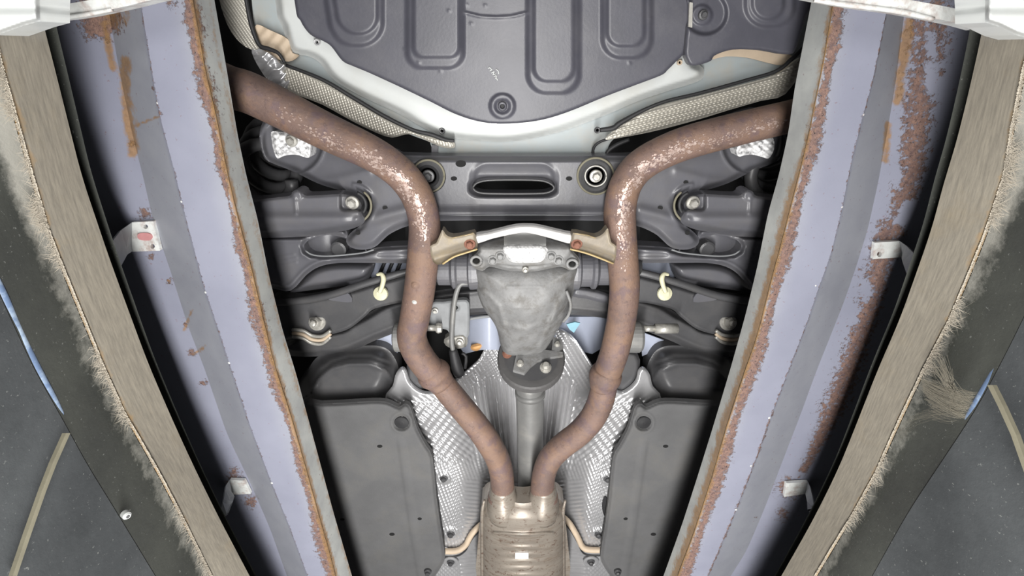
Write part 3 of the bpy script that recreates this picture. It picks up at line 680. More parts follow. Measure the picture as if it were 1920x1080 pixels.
# ------------------------------------------------------------------ rear subframe
hl = [(790, 292), (740, 285), (690, 268), (600, 225), (540, 204), (505, 214), (489, 238), (487, 265), (493, 290), (504, 303), (551, 322), (596, 344), (634, 356), (662, 364), (686, 368), (696, 381), (690, 398), (678, 420), (658, 436),
      (649, 450), (655, 462), (672, 468), (692, 467), (706, 461), (718, 450), (734, 437), (768, 423), (829, 414)]
sub = hl+[(980, 414)]+MX(hl)
cutL = []
def sub_rel(x, y, d):
    xm = np.minimum(x, 1960-x); r = .018*sst(-12, 0, d)
    r += .05*sst(720, 560, xm)*.5
    cen = sst(770, 800, xm)
    r += cen*.020*sst(384, 404, y)-cen*.004*g(y-402, 2)
    e = rbox(x, y, 886, 1042, 304, 366, 30); r += .010*sst(8, -8, e)*sst(300, 330, y)
    r -= .003*g(e+2, 4)*(y < 352)
    q = np.hypot(xm-660, y-386); r += .006*sst(44, 36, q)*sst(360, 372, y)*0
    r -= .006*g(q-40, 4)*(xm > 660)
    q = np.hypot(xm-(547), y-268); r += .012*sst(62, 54, q)-.003*g(q-60, 4)
    r -= .004*g(dline([(596, 342), (640, 335), (690, 322)], xm, y), 9)
    r -= .010*g(dline([(690, 415), (720, 405), (760, 395)], xm, y), 12)
    return r
slot = [(886, 352), (894, 343), (915, 338), (962, 337), (1010, 338), (1030, 343), (1039, 352), (1030, 360), (1005, 363), (920, 363), (895, 360)]
hs = [slot]
sub_dots = [(864, 307, 10, 6.5, .8735), (851, 335, 6, 4, .8725), (1067, 335, 6, 4, .8725)]
for (x, y, r) in ((674, 342, 4.8), (722, 390, 5), (671, 437, 4.8)): sub_dots += [(x, y, r, r*.75, 0), (1960-x, y, r, r*.75, 0)]
def dot(px, py, z, rx, ry, par, name='hole', rim=None):  # flat black disc painted as a dark hole, no opening is cut
    V = [P(px, py, z)]+[P(*p, z) for p in circ(px, py, rx, ry, 16)]+[P(*p, z+.004) for p in circ(px, py, rx, ry, 16)]
    link(name, V, [[0, 1+i, 1+(i+1) % 16] for i in range(16)]+[[1+i, 17+i, 17+(i+1) % 16, 1+(i+1) % 16] for i in range(16)], m_hole, par, False)
t = thing('rear_subframe', 'dark steel rear subframe crossmember with an oval slot between the two exhaust pipes', 'subframe', P(980, 350, .9))
sheet('crossmember', sub, .875, m_dark if False else m_arm, t, 2.5, sub_rel, holes=hs, n=3, thick=.03)
for (x, y, rx, ry, z) in sub_dots:
    zz = .875+float(sub_rel(np.array([float(x)]), np.array([float(y)]), np.array([-40.]))[0])-.0012; dot(x, y, zz, rx, ry, t)
tube('slot_rim', [(x, y+0, .884, 2.2) for x, y in slot+slot[:1]], m_dark, t, seg=8, n=3)
tube('seam_flange', [(829, 403, .897, 1.6), (980, 403, .893, 1.6), (1131, 403, .897, 1.6)], m_galvd, t, seg=8, n=6)
tag(sheet('gap_shade_sheet', [(760, 412), (1200, 412), (1200, 470), (1090, 500), (870, 500), (760, 470)], 1.05, m_gap, None, 10, n=1), 'black sheet painted as the shade between the crossmember and the differential', 'recess')  # dark sheet painting the shade behind the crossmember
for sg in (0, 1):
    fx = (lambda x: 1960-x) if sg else (lambda x: x)
    bx = 1117 if sg else 803; by = 330
    b = washer(bx, by, .874, 35 if sg else 33, m_black, t, 'bushing', .5, .004)
    tube('ring', [(bx+(34 if sg else 30)*math.cos(a), by+(34 if sg else 30)*math.sin(a), .872, 2.2) for a in np.linspace(0, 2*math.pi, 25)], m_tan2, b, seg=8, n=2)
    if sg: tube('ring', [(bx+20*math.cos(a), by+19*math.sin(a), .870, 1.8) for a in np.linspace(0, 2*math.pi, 25)], m_zinc, b, seg=8, n=2)
    bolt(bx, by, .871, 12, m_zinc if sg else m_dark, b, 'bolt')
    # silver mounting bushing plate and bolt
    pl = [(509, 247), (530, 248), (555, 249), (570, 258), (581, 266), (582, 280), (579, 296), (560, 291), (545, 290), (530, 293), (520, 297), (513, 282), (510, 265)]
    if sg: pl = [(1383, 275), (1411, 267), (1433, 257), (1448, 257), (1452, 270), (1450, 284), (1441, 297), (1428, 294), (1411, 290), (1397, 291), (1384, 293)]
    bp = sheet('bushing_plate', pl, .862, m_bush, t, 2, lambda x, y, d: .006*sst(-8, 0, d)+.002*np.sin(x*.4)*np.sin(y*.5), n=3, thick=.03)
    if not sg: bolt(547, 264, .86, 11, m_zinc, bp)

# ------------------------------------------------------------------ suspension, left and right
def mk(sg, pts): return MX(pts) if sg else pts
def mkx(sg, x): return 1960-x if sg else x
rsn = np.random.RandomState(1)
for sg, W in ((0, 'left'), (1, 'right')):
    m_ = lambda x: np.where(np.asarray(x) > 980, 1960-np.asarray(x), x) if sg else x
    # coil spring
    tt = thing('coil_spring', 'black coil spring glimpsed beside the %s runway' % W, 'spring', P(mkx(sg, 500), 330, .93))
    pts = []
    for a in np.linspace(0, 2*math.pi*3.5, 80):
        c = P(mkx(sg, 492), 338, .92); r = .056
        pts.append((c[0]+r*math.cos(a), c[1]+r*.9*math.sin(a)-.018*a/6.28, c[2]+.034*a/6.28, .0125))
    tube('coil', pts, m_dark, tt, seg=10, n=1, world=True)
    # spring arm
    arm = [(430, 378), (476, 375), (520, 370), (543, 367), (549, 359), (558, 356), (567, 360), (575, 367), (634, 364), (655, 366), (672, 374), (678, 386), (676, 396), (684, 412), (678, 421), (657, 430), (620, 437), (579, 443), (504, 446), (430, 446)]
    def arm_rel(x, y, d):
        x = m_(x); r = .030*sst(-14, 0, d)*sst(400, 440, y)+.006*sst(-5, 0, d)
        r -= .012*g(y-412, 14)*sst(690, 640, x)
        r -= .003*g(dline([(553, 372), (555, 400)], x, y), 2.5)
        q = np.hypot(x-556, y-366); r -= .003*sst(12, 9, q)
        e = rbox(x, y, 638, 720, 360, 394, 8); r += .022*sst(3, -3, e)
        r -= .004*g(dline([(668, 413), (672, 410)], x, y), 5); return r
    tt = thing('spring_arm', 'dark pressed spring arm with a bright bolt, on the %s below the coil spring' % W, 'suspension arm', P(mkx(sg, 560), 405, .86))
    sheet('arm', mk(sg, arm), .852, m_arm, tt, 2.5, arm_rel, n=3, thick=.03)
    bolt(mkx(sg, 661), 380, .868, 13, m_zinc, tt)
    tube('bushing_lip', [(mkx(sg, 660+36*math.cos(a)), 386+33*math.sin(a), .866, 2.2) for a in np.linspace(-.9, 1.1, 12)], m_tan2, tt, seg=8, n=2)
    tube('bushing_lip', [(mkx(sg, 660+26*math.cos(a)), 384+24*math.sin(a), .870, 3.5) for a in np.linspace(-1.2, 1.3, 12)], m_black, tt, seg=8, n=2)
    # lower control arm with almond slot
    la = [(430, 440), (505, 442), (579, 441), (640, 428), (652, 440), (655, 458), (680, 468), (708, 464), (730, 462), (790, 462), (790, 491), (700, 493), (636, 493), (599, 500), (574, 516), (545, 545), (510, 540), (430, 520)]
    sl = [(569, 461), (577, 451), (596, 443), (620, 440), (648, 446), (664, 460), (680, 468), (698, 464), (701, 468), (680, 474), (634, 479), (604, 480), (584, 477), (573, 470)]
    def la_rel(x, y, d):
        x = m_(x); r = .014*sst(-9, 0, d)-.004*g(d+9, 4)+.0+.02*sst(700, 760, x)
        r += -.002*(g(dline([(520, 492), (556, 484)], x, y), 1.8)+g(dline([(518, 500), (556, 492)], x, y), 1.8)+g(dline([(516, 484), (552, 477)], x, y), 1.8))
        return r
    tt = thing('control_arm', 'grey control arm with an almond-shaped opening, on the %s side' % W, 'suspension arm', P(mkx(sg, 590), 480, .88))
    sheet('arm', mk(sg, la), .892, m_arm, tt, 2.5, la_rel, holes=[mk(sg, sl)], n=3, thick=.03)
    sheet('slot_floor', mk(sg, [(560, 430), (710, 430), (710, 485), (560, 485)]), .935, m_arm, tt, 6, lambda x, y, d: .01*np.sin(x*.05), n=1)
    lathe('slot_bush', P(mkx(sg, 640), 461, .93), [(.016, 0), (.016, .02), (.012, .022)], m_dark, tt, axis=(0, 0, -1))
    tube('slot_rim', [(mkx(sg, x), y, .892, 1.6) for x, y in [(573, 470), (584, 477), (604, 480), (634, 479), (680, 474), (701, 468)]], m_galvd, tt, seg=8, n=3)
    # knuckle plate under it
    kp = [(545, 548), (558, 535), (572, 515), (597, 499), (636, 492), (694, 493), (700, 500), (686, 527), (636, 537), (591, 543)]
    o = sheet('knuckle_plate', mk(sg, kp), .93, m_arm, None, 3, lambda x, y, d: .02*sst(-16, 0, d)+.012*sst(-6, 0, d), n=4, thick=.02)
    tag(o, 'smooth grey knuckle plate below the almond opening on the %s' % W, 'knuckle')
    # pale floor panel glimpsed
    o = sheet('floor_patch', mk(sg, [(702, 486), (768, 486), (768, 520), (690, 520)]), 1.0, m_lav, None, 8, n=1)
    tag(o, 'patch of pale painted floor glimpsed above the cream clip on the %s' % W, 'floor patch')
    if not sg:
        for k in range(3):
            x = 716+k*15
            tag(tube('dark_rib', [(x+8, 486, .985, 3.2), (x-4, 512, .985, 3.2)], m_black, seg=8, n=1), '%s of the three black slanted ribs across the pale floor patch on the left' % ('leftmost', 'middle', 'rightmost')[k], 'rib', 'slanted ribs on the left floor patch')
    # black lateral arm with stud bolt
    ba = [(500, 572), (520, 562), (560, 566), (600, 560), (644, 551), (668, 545), (702, 534), (740, 524), (790, 515), (790, 562), (747, 568), (702, 579), (685, 593), (660, 613), (640, 622), (612, 628), (570, 630), (500, 640)]
    def ba_rel(x, y, d):
        x = m_(x); return .008*sst(-5, 0, d)-.003*g(dline([(790, 560), (747, 566), (702, 577), (685, 590), (660, 611), (624, 625)], x, y), 3)+.008*sst(560, 545, y)*0
    tt = thing('lateral_arm', 'black pressed lateral arm carrying a studded flange bolt, on the %s' % W, 'suspension arm', P(mkx(sg, 620), 585, .93))
    sheet('arm', mk(sg, ba), .925, m_dark, tt, 2.5, ba_rel, n=3, thick=.04)
    bolt(mkx(sg, 595), 604, .924, 16, m_zinc, tt, 'flange_bolt', stud=.014, axis=(0, -.45, -1))
    for k, dz in enumerate((0, 7, 14)):
        c0 = mkx(sg, 590)
        tube('bushing_layer', [(c0-42, 618+dz*.9, .915, 3.4), (c0-22, 620+dz, .915, 3.4), (c0-5, 629+dz, .915, 3.4), (c0+14, 630+dz, .915, 3.4), (c0+30, 620+dz*.8, .915, 3.4)] if not sg else [(c0-28, 620+dz*.8, .915, 3.4), (c0-14, 628+dz, .915, 3.4), (c0+6, 630+dz, .915, 3.4), (c0+24, 626+dz*.9, .915, 3.4)], m_zinc if k != 1 else m_tan, tt, seg=8)
    sheet('gusset', mk(sg, [(612, 560), (640, 547), (655, 552), (660, 566), (640, 566)]), .918, m_arm, tt, 2, n=2)
    # cream clip
    tt = thing('cable_clip', 'cream plastic clip on the black lateral arm, %s of the differential' % W, 'clip', P(mkx(sg, 713), 540, .91))
    cx = mkx(sg, 714); sx = -1 if sg else 1
    lathe('button', P(cx, 550, .916), [(RP(cx, 550, .916, 14), 0), (RP(cx, 550, .916, 13), .005), (RP(cx, 550, .916, 6), .009)], m_cream, tt, axis=(0, -.3, -1), seg=18)
    tube('stem', [(cx-2*sx, 548, .905, 4), (cx+3*sx, 534, .905, 4.5), (cx+5*sx, 522, .908, 5), (cx+1*sx, 514, .912, 4), (cx-7*sx, 515, .915, 3)], m_cream, tt, seg=8)
    # fuel tank half
    tk = [(560, 720), (577, 694), (592, 672), (620, 656), (660, 650), (705, 648), (728, 656), (742, 675), (748, 694), (746, 712), (736, 735), (724, 752), (700, 764), (560, 764)]
    def tk_rel(x, y, d):
        x = m_(x); r = .05*sst(-40, 0, d)**1.6-.005*g(dline([(583, 738), (596, 712), (622, 692), (655, 683), (690, 683), (722, 694), (738, 716)], x, y), 3)+.004*g(dline([(583, 722), (600, 697), (622, 680), (655, 670), (695, 670), (728, 682)], x, y), 3)
        r -= .006*g(y-728, 10); return r
    o = sheet('fuel_tank', mk(sg, tk), .925, m_dark, None, 3, tk_rel, n=4, thick=.04)
    tag(o, 'black rounded fuel tank half behind the %s floor cover' % W, 'fuel tank')
    # floor cover
    cv = [(560, 760), (600, 757), (646, 755), (695, 752), (723, 753), (740, 760), (749, 763), (757, 757), (766, 759), (772, 770), (783, 806), (800, 837), (811, 858), (818, 929), (825, 981), (833, 1031), (833, 1052), (820, 1074), (812, 1090), (812, 1140), (640, 1140), (560, 860)]
    def cv_rel(x, y, d):
        x = m_(x); r = .010*sst(-7, 0, d)
        lx = np.interp(y, [820, 1000, 1080], [751, 776, 790]); r -= .003*sst(10, 3, np.abs(x-lx))*sst(815, 840, y)
        r += .003*g(dline([(690, 1000), (750, 960), (778, 960)], x, y), 14)+.0025*g(dline([(560, 808), (730, 800)], x, y), 12)
        q = np.hypot(x-753, y-792); r -= .004*sst(22, 18, q)
        return r
    tt = thing('floor_cover', 'dark felt floor cover with a round hole, %s of the tunnel heat shield' % W, 'floor cover', P(mkx(sg, 700), 900, .88))
    holes = [circ(753, 792, 13, 12, 18)]
    for x, y, rx in ((712, 837, 5), (642, 974, 4), (787, 973, 4), (735, 1002, 5)):
        zz = .878+float(cv_rel(np.array([float(x)]), np.array([float(y)]), np.array([-40.]))[0])-.001; dot(mkx(sg, x), y, zz, rx, rx*.55, tt, 'vent_hole_disc')
    sheet('cover', mk(sg, cv), .878, m_cover, tt, 2.6, cv_rel, holes=[mk(sg, h) for h in holes], n=2, thick=.012)
    lathe('plug', P(mkx(sg, 753), 792, .884), [(RP(0, 792, .884, 14), 0), (RP(0, 792, .884, 13), .002), (RP(0, 792, .884, 3), .0035)], m_black, tt, axis=(0, 0, -1), seg=22)
    bolt(mkx(sg, 802), 1072, .874, 7, m_dark, tt, 'screw')

# ------------------------------------------------------------------ anti roll bar, front crossmember
for sg, W in ((0, 'left'), (1, 'right')):
    pass
o = tube('stabilizer_bar', [(mkx(0, 500), 567, .915, 7), (560, 564, .915, 7), (620, 553, .915, 7), (690, 530, .92, 7), (760, 511, .93, 7), (840, 500, .96, 7), (980, 498, .99, 7), (1120, 500, .96, 7), (1200, 511, .93, 7), (1270, 530, .92, 7), (1340, 553, .915, 7), (1400, 564, .915, 7), (1460, 567, .915, 7)], m_dark, seg=14)
tag(o, 'long black stabilizer bar running behind both exhaust pipes', 'stabilizer bar')
fcl = [(520, 655), (560, 628), (600, 622), (640, 616), (660, 604), (690, 588), (720, 570), (760, 558), (820, 545), (890, 536)]
fcb = [(890, 590), (830, 596), (780, 608), (738, 625), (700, 640), (674, 652), (640, 664), (600, 668), (550, 668)]
fc = fcl+[(980, 532)]+MX(fcl)+MX(fcb)[::1]+[(980, 588)]+fcb
o = sheet('front_crossmember', fc, .95, m_dark, None, 3, lambda x, y, d: .022*sst(-12, 0, d)-.003*g(d+12, 4), n=3, thick=.03)
tag(o, 'arched black front crossmember passing behind the differential', 'crossmember')
for x in (880, 1080):
    pass
o = sheet('floor_patch', [(862, 594), (1140, 594), (1150, 640), (1110, 664), (1080, 656), (900, 656), (870, 664), (856, 640)], 1.02, m_lav, None, 8, n=1, thick=.01, relief=lambda x, y, d: .02*np.sin(x*.06)); tag(o, 'pale floor area showing on both sides of the differential nose', 'floor patch')
o = sheet('tape_strip', [(1062, 608), (1078, 604), (1088, 606), (1076, 624), (1068, 618)], 1.005, m_teal, None, 2, n=1); tag(o, 'small teal tape piece right of the differential nose', 'tape')
o = sheet('amber_clip', [(884, 648), (904, 644), (904, 652), (894, 658), (884, 656)], 1.0, plain('amber', (215, 165, 110), .5), None, 2, lambda x, y, d: .01*sst(-5, 0, d), n=2); tag(o, 'small amber plastic clip left of the coupling disc', 'clip')
o = sheet('floor_patch', [(700, 628), (745, 618), (745, 666), (720, 656)], 1.0, m_lav, None, 6, n=1); tag(o, 'sliver of pale floor left of the left exhaust pipe', 'floor patch')
o = sheet('floor_patch', [(1202, 622), (1250, 640), (1240, 652), (1204, 668)], 1.0, m_lav, None, 6, n=1); tag(o, 'triangle of pale floor beneath the silver rod on the right', 'floor patch')
tube('rail_edge', [(880, 598, .955, 3), (905, 594, .955, 3), (932, 592, .955, 3)], m_galvd, seg=8)['label'] = 'thin grey rail edge left of the differential nose'
bpy.data.objects['rail_edge']['category'] = 'rail'
o = sheet('crossmember_bracket', [(1076, 540), (1100, 541), (1142, 552), (1142, 570), (1100, 560), (1074, 556)], .935, m_arm, None, 2.5, lambda x, y, d: .01*sst(-5, 0, d), n=2); tag(o, 'grey bracket on the crossmember right of the differential', 'bracket')

# ------------------------------------------------------------------ tunnel heat shields
th = [(722, 748), (736, 724), (741, 704), (748, 693), (756, 690), (762, 697), (768, 715), (783, 730), (802, 736), (830, 728), (862, 706), (883, 689), (898, 674), (909, 653), (920, 634), (940, 618), (980, 606), (1022, 612), (1052, 618),
      (1075, 633), (1090, 653), (1105, 676), (1125, 705), (1160, 734), (1177, 730), (1192, 715), (1197, 697), (1204, 690), (1212, 693), (1219, 704), (1224, 724), (1240, 748), (1210, 790), (1180, 850), (1150, 900), (1140, 960), (1134, 1040), (826, 1040), (820, 960), (810, 900), (780, 850), (750, 790)]
def th_z(x, y):
    hw = np.interp(y, [600, 700, 800, 900, 1040], [105, 120, 110, 95, 88])
    return .935+.085*np.exp(-((x-985)/hw)**4)
def th_rel(x, y, d):
    e = sst(0, -5, d); ax = np.abs(x-983)
    r = np.zeros(x.shape)
    # fan of long ribs inside the tunnel, dimples on the flanks
    ang = np.arctan2(x-985, 1250-y)
    inn = sst(105, 80, ax)*sst(690, 735, y)*sst(900, 840, y)
    r += inn*.0034*np.cos(ang*330)
    u, v = x*.8+y*.6, -x*.6+y*.8; u2 = (1966-x)*.8+y*.6; v2 = -(1966-x)*.6+y*.8
    U = np.where(x < 983, u, u2); Vv = np.where(x < 983, v, v2)
    fl = sst(80, 105, ax)*sst(735, 760, y)*sst(880, 850, y)
    r += fl*.0016*(np.cos(2*np.pi*Vv/8.5)+.5*np.cos(2*np.pi*U/13))
    dm = sst(835, 865, y)
    wv = sst(120, 108, ax)*sst(885, 910, y)
    r += dm*(1-wv)*.0016*np.cos(2*np.pi*(x+y*.5)/9)*np.cos(2*np.pi*(y-x*.35)/9)
    r += dm*wv*.0015*np.cos(2*np.pi*(y+.1*ax)/7.5)
    r += (1-inn)*sst(745, 715, y)*.0020*np.cos(2*np.pi*(x+.4*y)/9)*np.cos(2*np.pi*y/9)*sst(200, 170, ax)
    # smooth shoulder bulges
    r -= .010*g(np.hypot((x-790)/26, (y-788)/20), 1)+.010*g(np.hypot((x-1172)/26, (y-788)/20), 1)
    r -= .006*g(np.hypot((ax-40)/9, (y-770)/60), 1)
    for bx, by in ((832, 896), (845, 1000), (1139, 897), (1122, 1001)): r -= .0025*sst(13, 9, np.hypot((x-bx)/1.2, y-by))
    return 1.35*r*e+.006*sst(-4, 0, d)
tt = thing('tunnel_heat_shield', 'bright embossed aluminium tunnel heat shield around the propeller shaft', 'heat shield', P(980, 850, .95))
sheet('shield', th, th_z, m_alu, tt, 2.0, th_rel, n=3, thick=.006)
for x, y in ((832, 896), (845, 1000), (1139, 897), (1122, 1001)): bolt(x, y, .934, 8, m_dark, tt, 'rivet')
bpts = [(822, 1036), (855, 1036), (872, 1026), (880, 1012), (888, 1000), (906, 984), (930, 972), (980, 966), (1040, 968), (1064, 980), (1082, 1008), (1092, 1028), (1106, 1034), (1140, 1034)]
fs = bpts+[(1140, 1150), (815, 1150)]
def fs_z(x, y): return .925+.05*np.exp(-((x-982)/95)**4)
def fs_rel(x, y, d):
    r = .0022*np.cos(2*np.pi*y/7)*sst(125, 110, np.abs(x-982))+.0022*np.cos(2*np.pi*x/8)*np.cos(2*np.pi*y/8)*sst(110, 125, np.abs(x-982))
    return r*sst(-10, -16, d)
tt = thing('front_heat_shield', 'second ribbed heat shield flanking the muffler, with a tan edge', 'heat shield', P(980, 1060, .93))
sheet('shield', fs, fs_z, m_alu, tt, 2.0, fs_rel, n=3, thick=.006)
def fz(x): return .921+.05*math.exp(-((x-982)/95)**4)
tube('edge_strip', [(x, y-3, fz(x), 5.5) for x, y in bpts], m_tan, tt, seg=8, n=4)
tube('edge_strip', [(x, y+7, fz(x)+.002, 1.6) for x, y in bpts], m_black, tt, seg=6, n=4)
for x, y in ((845, 1054), (1108, 1053)):
    washer(x, y, .921, 15, m_alu, tt, 'rivet_seat', .5, .003); bolt(x, y, .919, 7, m_dark, tt, 'rivet')
o = sheet('grommet', circ(1135, 950, 6, 18, 16), .93, m_black, None, 2, n=1); tag(o, 'black oval grommet half hidden beside the right floor cover', 'grommet')

# ------------------------------------------------------------------ propeller shaft and coupling
tt = thing('propeller_shaft', 'grey propeller shaft between the two exhaust pipes', 'shaft', P(994, 800, .93))
tube('tube', [(993, 715, .93, 27), (994, 780, .935, 25.5), (994, 850, .94, 24), (994, 930, .945, 22), (994, 1000, .95, 20)], m_shaft, tt, seg=28)
tube('weld_ring', [(994, 732, .93, 28.5), (994, 740, .93, 28.5)], m_shaft, tt, seg=28, n=1)
tt = thing('coupling_disc', 'round black rubber coupling disc with bolts in front of the differential nose', 'coupling', P(996, 690, .93))
DT = .55; m_rub = plain('grey_rubber', (80, 79, 79), .6, 0, .15, 20)
cy = P(996, 669, .915); ra = .078
lathe('disc', cy, [(ra*.96, 0), (ra, .005), (ra, .026), (ra*.96, .030)], m_rub, tt, axis=(0, 1, DT), seg=40)
lathe('hub', (cy[0], cy[1]-.002, cy[2]), [(ra*.8, -.003), (ra*.78, 0)], m_dark, tt, axis=(0, 1, DT), seg=32)
def at_disc(px, py):   # point on the disc's rear face along this sight line
    u = (px-960)/F; v = (py-540)/F; d_ = Vector((u, S_+v*C_, C_-v*S_)); n_ = Vector((0, 1, DT)); c_ = Vector(cy)-n_*.004
    return d_*(c_.dot(n_)/d_.dot(n_))
def dbolt(px, py, r, mat, nm='bolt', L=.02):
    a = at_disc(px, py); R = r*a.length/F*.9
    lathe(nm, a, [(R, -.001), (R, .004), (R*.72, .005), (R*.72, L*.7), (R*.45, L)], mat, tt, axis=(0, -1, -DT), seg=14)
dbolt(975, 686, 11, m_zinc); dbolt(1023, 690, 12, m_zinc); dbolt(1044, 650, 9, m_zinc); dbolt(951, 664, 10, m_rbolt)
def dplate(nm, pts, mat, h=.010):
    q = [at_disc(x, y) for x, y in pts]; n = len(q); V = [tuple(a) for a in q]+[tuple(a+Vector((0, -h, -h*DT))) for a in q]
    link(nm, V, [list(range(n)), list(range(n, 2*n))[::-1]]+[[i, (i+1) % n, n+(i+1) % n, n+i] for i in range(n)], mat, tt, False)
dplate('yoke', [(968, 668), (985, 664), (1020, 660), (1054, 664), (1055, 670), (1025, 675), (1008, 680), (995, 690), (983, 704), (962, 698)], m_cast)
dplate('yoke_ear', [(1036, 636), (1052, 640), (1056, 656), (1046, 664), (1034, 660)], m_cast)

# ------------------------------------------------------------------ differential
tt = thing('differential', 'grey cast aluminium rear differential in the middle of the car', 'differential', P(985, 540, .85))
nose = [(888, 505), (893, 540), (905, 575), (925, 604), (933, 622), (938, 645), (946, 663), (958, 667), (980, 668), (1000, 666), (1018, 660), (1030, 645), (1044, 622), (1060, 595), (1072, 560), (1081, 530), (1086, 500), (1060, 488), (985, 484), (910, 490)]
def nose_rel(x, y, d):
    r = .075*(1-np.sqrt(np.clip(1-(1-np.clip(-d/62, 0, 1))**2, 0, 1)))+.0
    r += .002*np.sin(x*.09)*np.sin(y*.07)
    r += .03*sst(570, 660, y)
    r -= .005*g(dline([(930, 606), (985, 618), (1040, 600)], x, y), 5)
    r -= .006*g(dline([(905, 545), (935, 575), (945, 610)], x, y), 5)+.006*g(dline([(1065, 545), (1045, 575), (1035, 600)], x, y), 5)
    r -= .004*g(dline([(1062, 560), (1035, 600), (1012, 650)], x, y), 4)
    r -= .0015*g(dline([(960, 577), (1010, 577)], x, y), 3)+.0015*g(dline([(950, 538), (1015, 538)], x, y), 3)
    return r
sheet('casing', nose, .815, m_cast, tt, 2.2, nose_rel, n=4, thick=.05)
cov = [(897, 470), (893, 452), (920, 446), (950, 440), (982, 434), (1012, 438), (1046, 446), (1070, 452), (1074, 470), (1086, 484), (1086, 498), (1070, 507), (1050, 500), (1010, 508), (985, 509), (950, 507), (918, 500), (905, 508), (886, 500), (884, 484)]
def cov_rel(x, y, d):
    r = .045*sst(470, 440, y)+.010*sst(-6, 0, d)
    e = np.hypot((x-983)/92, (y-470)/30)-1; r -= .010*sst(.05, -.1, e)
    r -= .006*g(dline([(915, 490), (950, 503), (985, 505), (1020, 503), (1058, 490)], x, y), 5)
    return r
sheet('rear_cover', cov, .806, m_cast, tt, 2.0, cov_rel, holes=[circ(893, 489, 7, 6, 14), circ(1073, 495, 7, 6, 14)], n=3, thick=.05)
sheet('lit_patch', [(944, 464), (985, 462), (1024, 464), (1024, 478), (1014, 491), (990, 493), (962, 492), (950, 482)], .790, m_bright, tt, 1.8, lambda x, y, d: .004*sst(-4, 0, d)+.0012*np.sin(x*.9)*np.sin(y*.8), n=3, thick=.01)  # bright sheet painting the light that catches the aluminium casing
sheet('breather_plate', [(945, 438), (985, 432), (1024, 438), (1024, 463), (985, 461), (945, 463)], .803, m_shaft, tt, 3, lambda x, y, d: .02*sst(462, 436, y), n=1, thick=.01)
for x, y in ((938, 479), (1033, 479), (924, 487), (1047, 487)): bolt(x, y, .798, 10, m_cast, tt)
for x, y in ((893, 489), (1073, 495)): tube('ear', [(x+9.5*math.cos(a), y+8*math.sin(a), .803, 3) for a in np.linspace(0, 2*math.pi, 17)], m_cast, tt, seg=8, n=2)
bolt(985, 505, .797, 6, m_zinc, tt, 'drain_plug'); tube('breather_hose', [(1062, 545, .83, 3), (1070, 570, .83, 3), (1066, 590, .835, 3), (1056, 603, .84, 3)], m_cast, tt, seg=8)
for sg, W in ((0, 'left'), (1, 'right')):
    s = 1 if sg else -1; c = P(983+s*96, 505, .90)
    td = thing('drive_joint', 'grey ribbed drive joint on the %s side of the differential' % W, 'drive joint', c)
    lathe('housing', c, [(.040, -.02), (.042, .0), (.042, .006), (.036, .010), (.036, .030), (.041, .034), (.041, .040), (.033, .046), (.033, .070), (.024, .076)], m_arm, td, axis=(s, 0, 0), seg=30)
    tube('axle', [(983+s*168, 502, .905, 15), (983+s*215, 500, .915, 15)], m_dark, td, seg=18, n=3)

# hanger bar across the two pipes -----------------------------------------------------------
tt = thing('hanger_bracket', 'yellowish exhaust hanger bracket with a silver bar bridging both pipes above the differential', 'bracket', P(980, 445, .80))
bar = [(890, 441), (912, 437), (936, 431), (956, 426), (974, 423), (1000, 423), (1018, 426), (1039, 431), (1060, 436), (1074, 440), (1070, 456), (1050, 452), (1026, 445), (993, 437), (972, 437), (925, 447), (904, 454), (890, 456)]
sheet('bar', bar, .792, m_strap, tt, 2, lambda x, y, d: .006*sst(-4, 0, d)+.012*sst(940, 905, x)*0, n=3, thick=.012)
for sg in (0, 1):
    pl = [(806, 462), (818, 456), (829, 431), (836, 440), (848, 445), (868, 442), (889, 437), (892, 448), (895, 467), (870, 475), (850, 482), (827, 496), (812, 491)]
    pl = [(1070, 467), (1072, 452), (1074, 437), (1095, 440), (1117, 445), (1132, 437), (1140, 428), (1146, 455), (1156, 462), (1152, 494), (1138, 489), (1112, 478), (1090, 472)] if sg else pl
    ps = sheet('side_plate', pl, .782, m_yel, tt, 2, lambda x, y, d: .009*g(dline([(1068, 462), (1100, 468), (1150, 486)] if sg else [(815, 486), (860, 470), (895, 460)], x, y), 9)-.003*sst(-3, 0, d), n=2, thick=.02)
    bolt(1081 if sg else 881, 457, .786, 11, m_rbolt, ps); 
    tube('flange_edge', [(1074, 437, .781, 1.5), (1095, 440, .781, 1.5), (1117, 446, .781, 1.5)] if sg else [(848, 446, .781, 1.5), (868, 442, .781, 1.5), (888, 437, .781, 1.5)], m_yedge, ps, seg=6, n=3)
    tube('flange_edge', [(1069, 467, .781, 2), (1090, 472, .781, 2), (1112, 479, .781, 2), (1150, 494, .781, 2)] if sg else [(895, 467, .781, 2), (870, 475, .781, 2), (850, 482, .781, 2), (830, 495, .781, 2)], m_yedge, ps, seg=6, n=3)

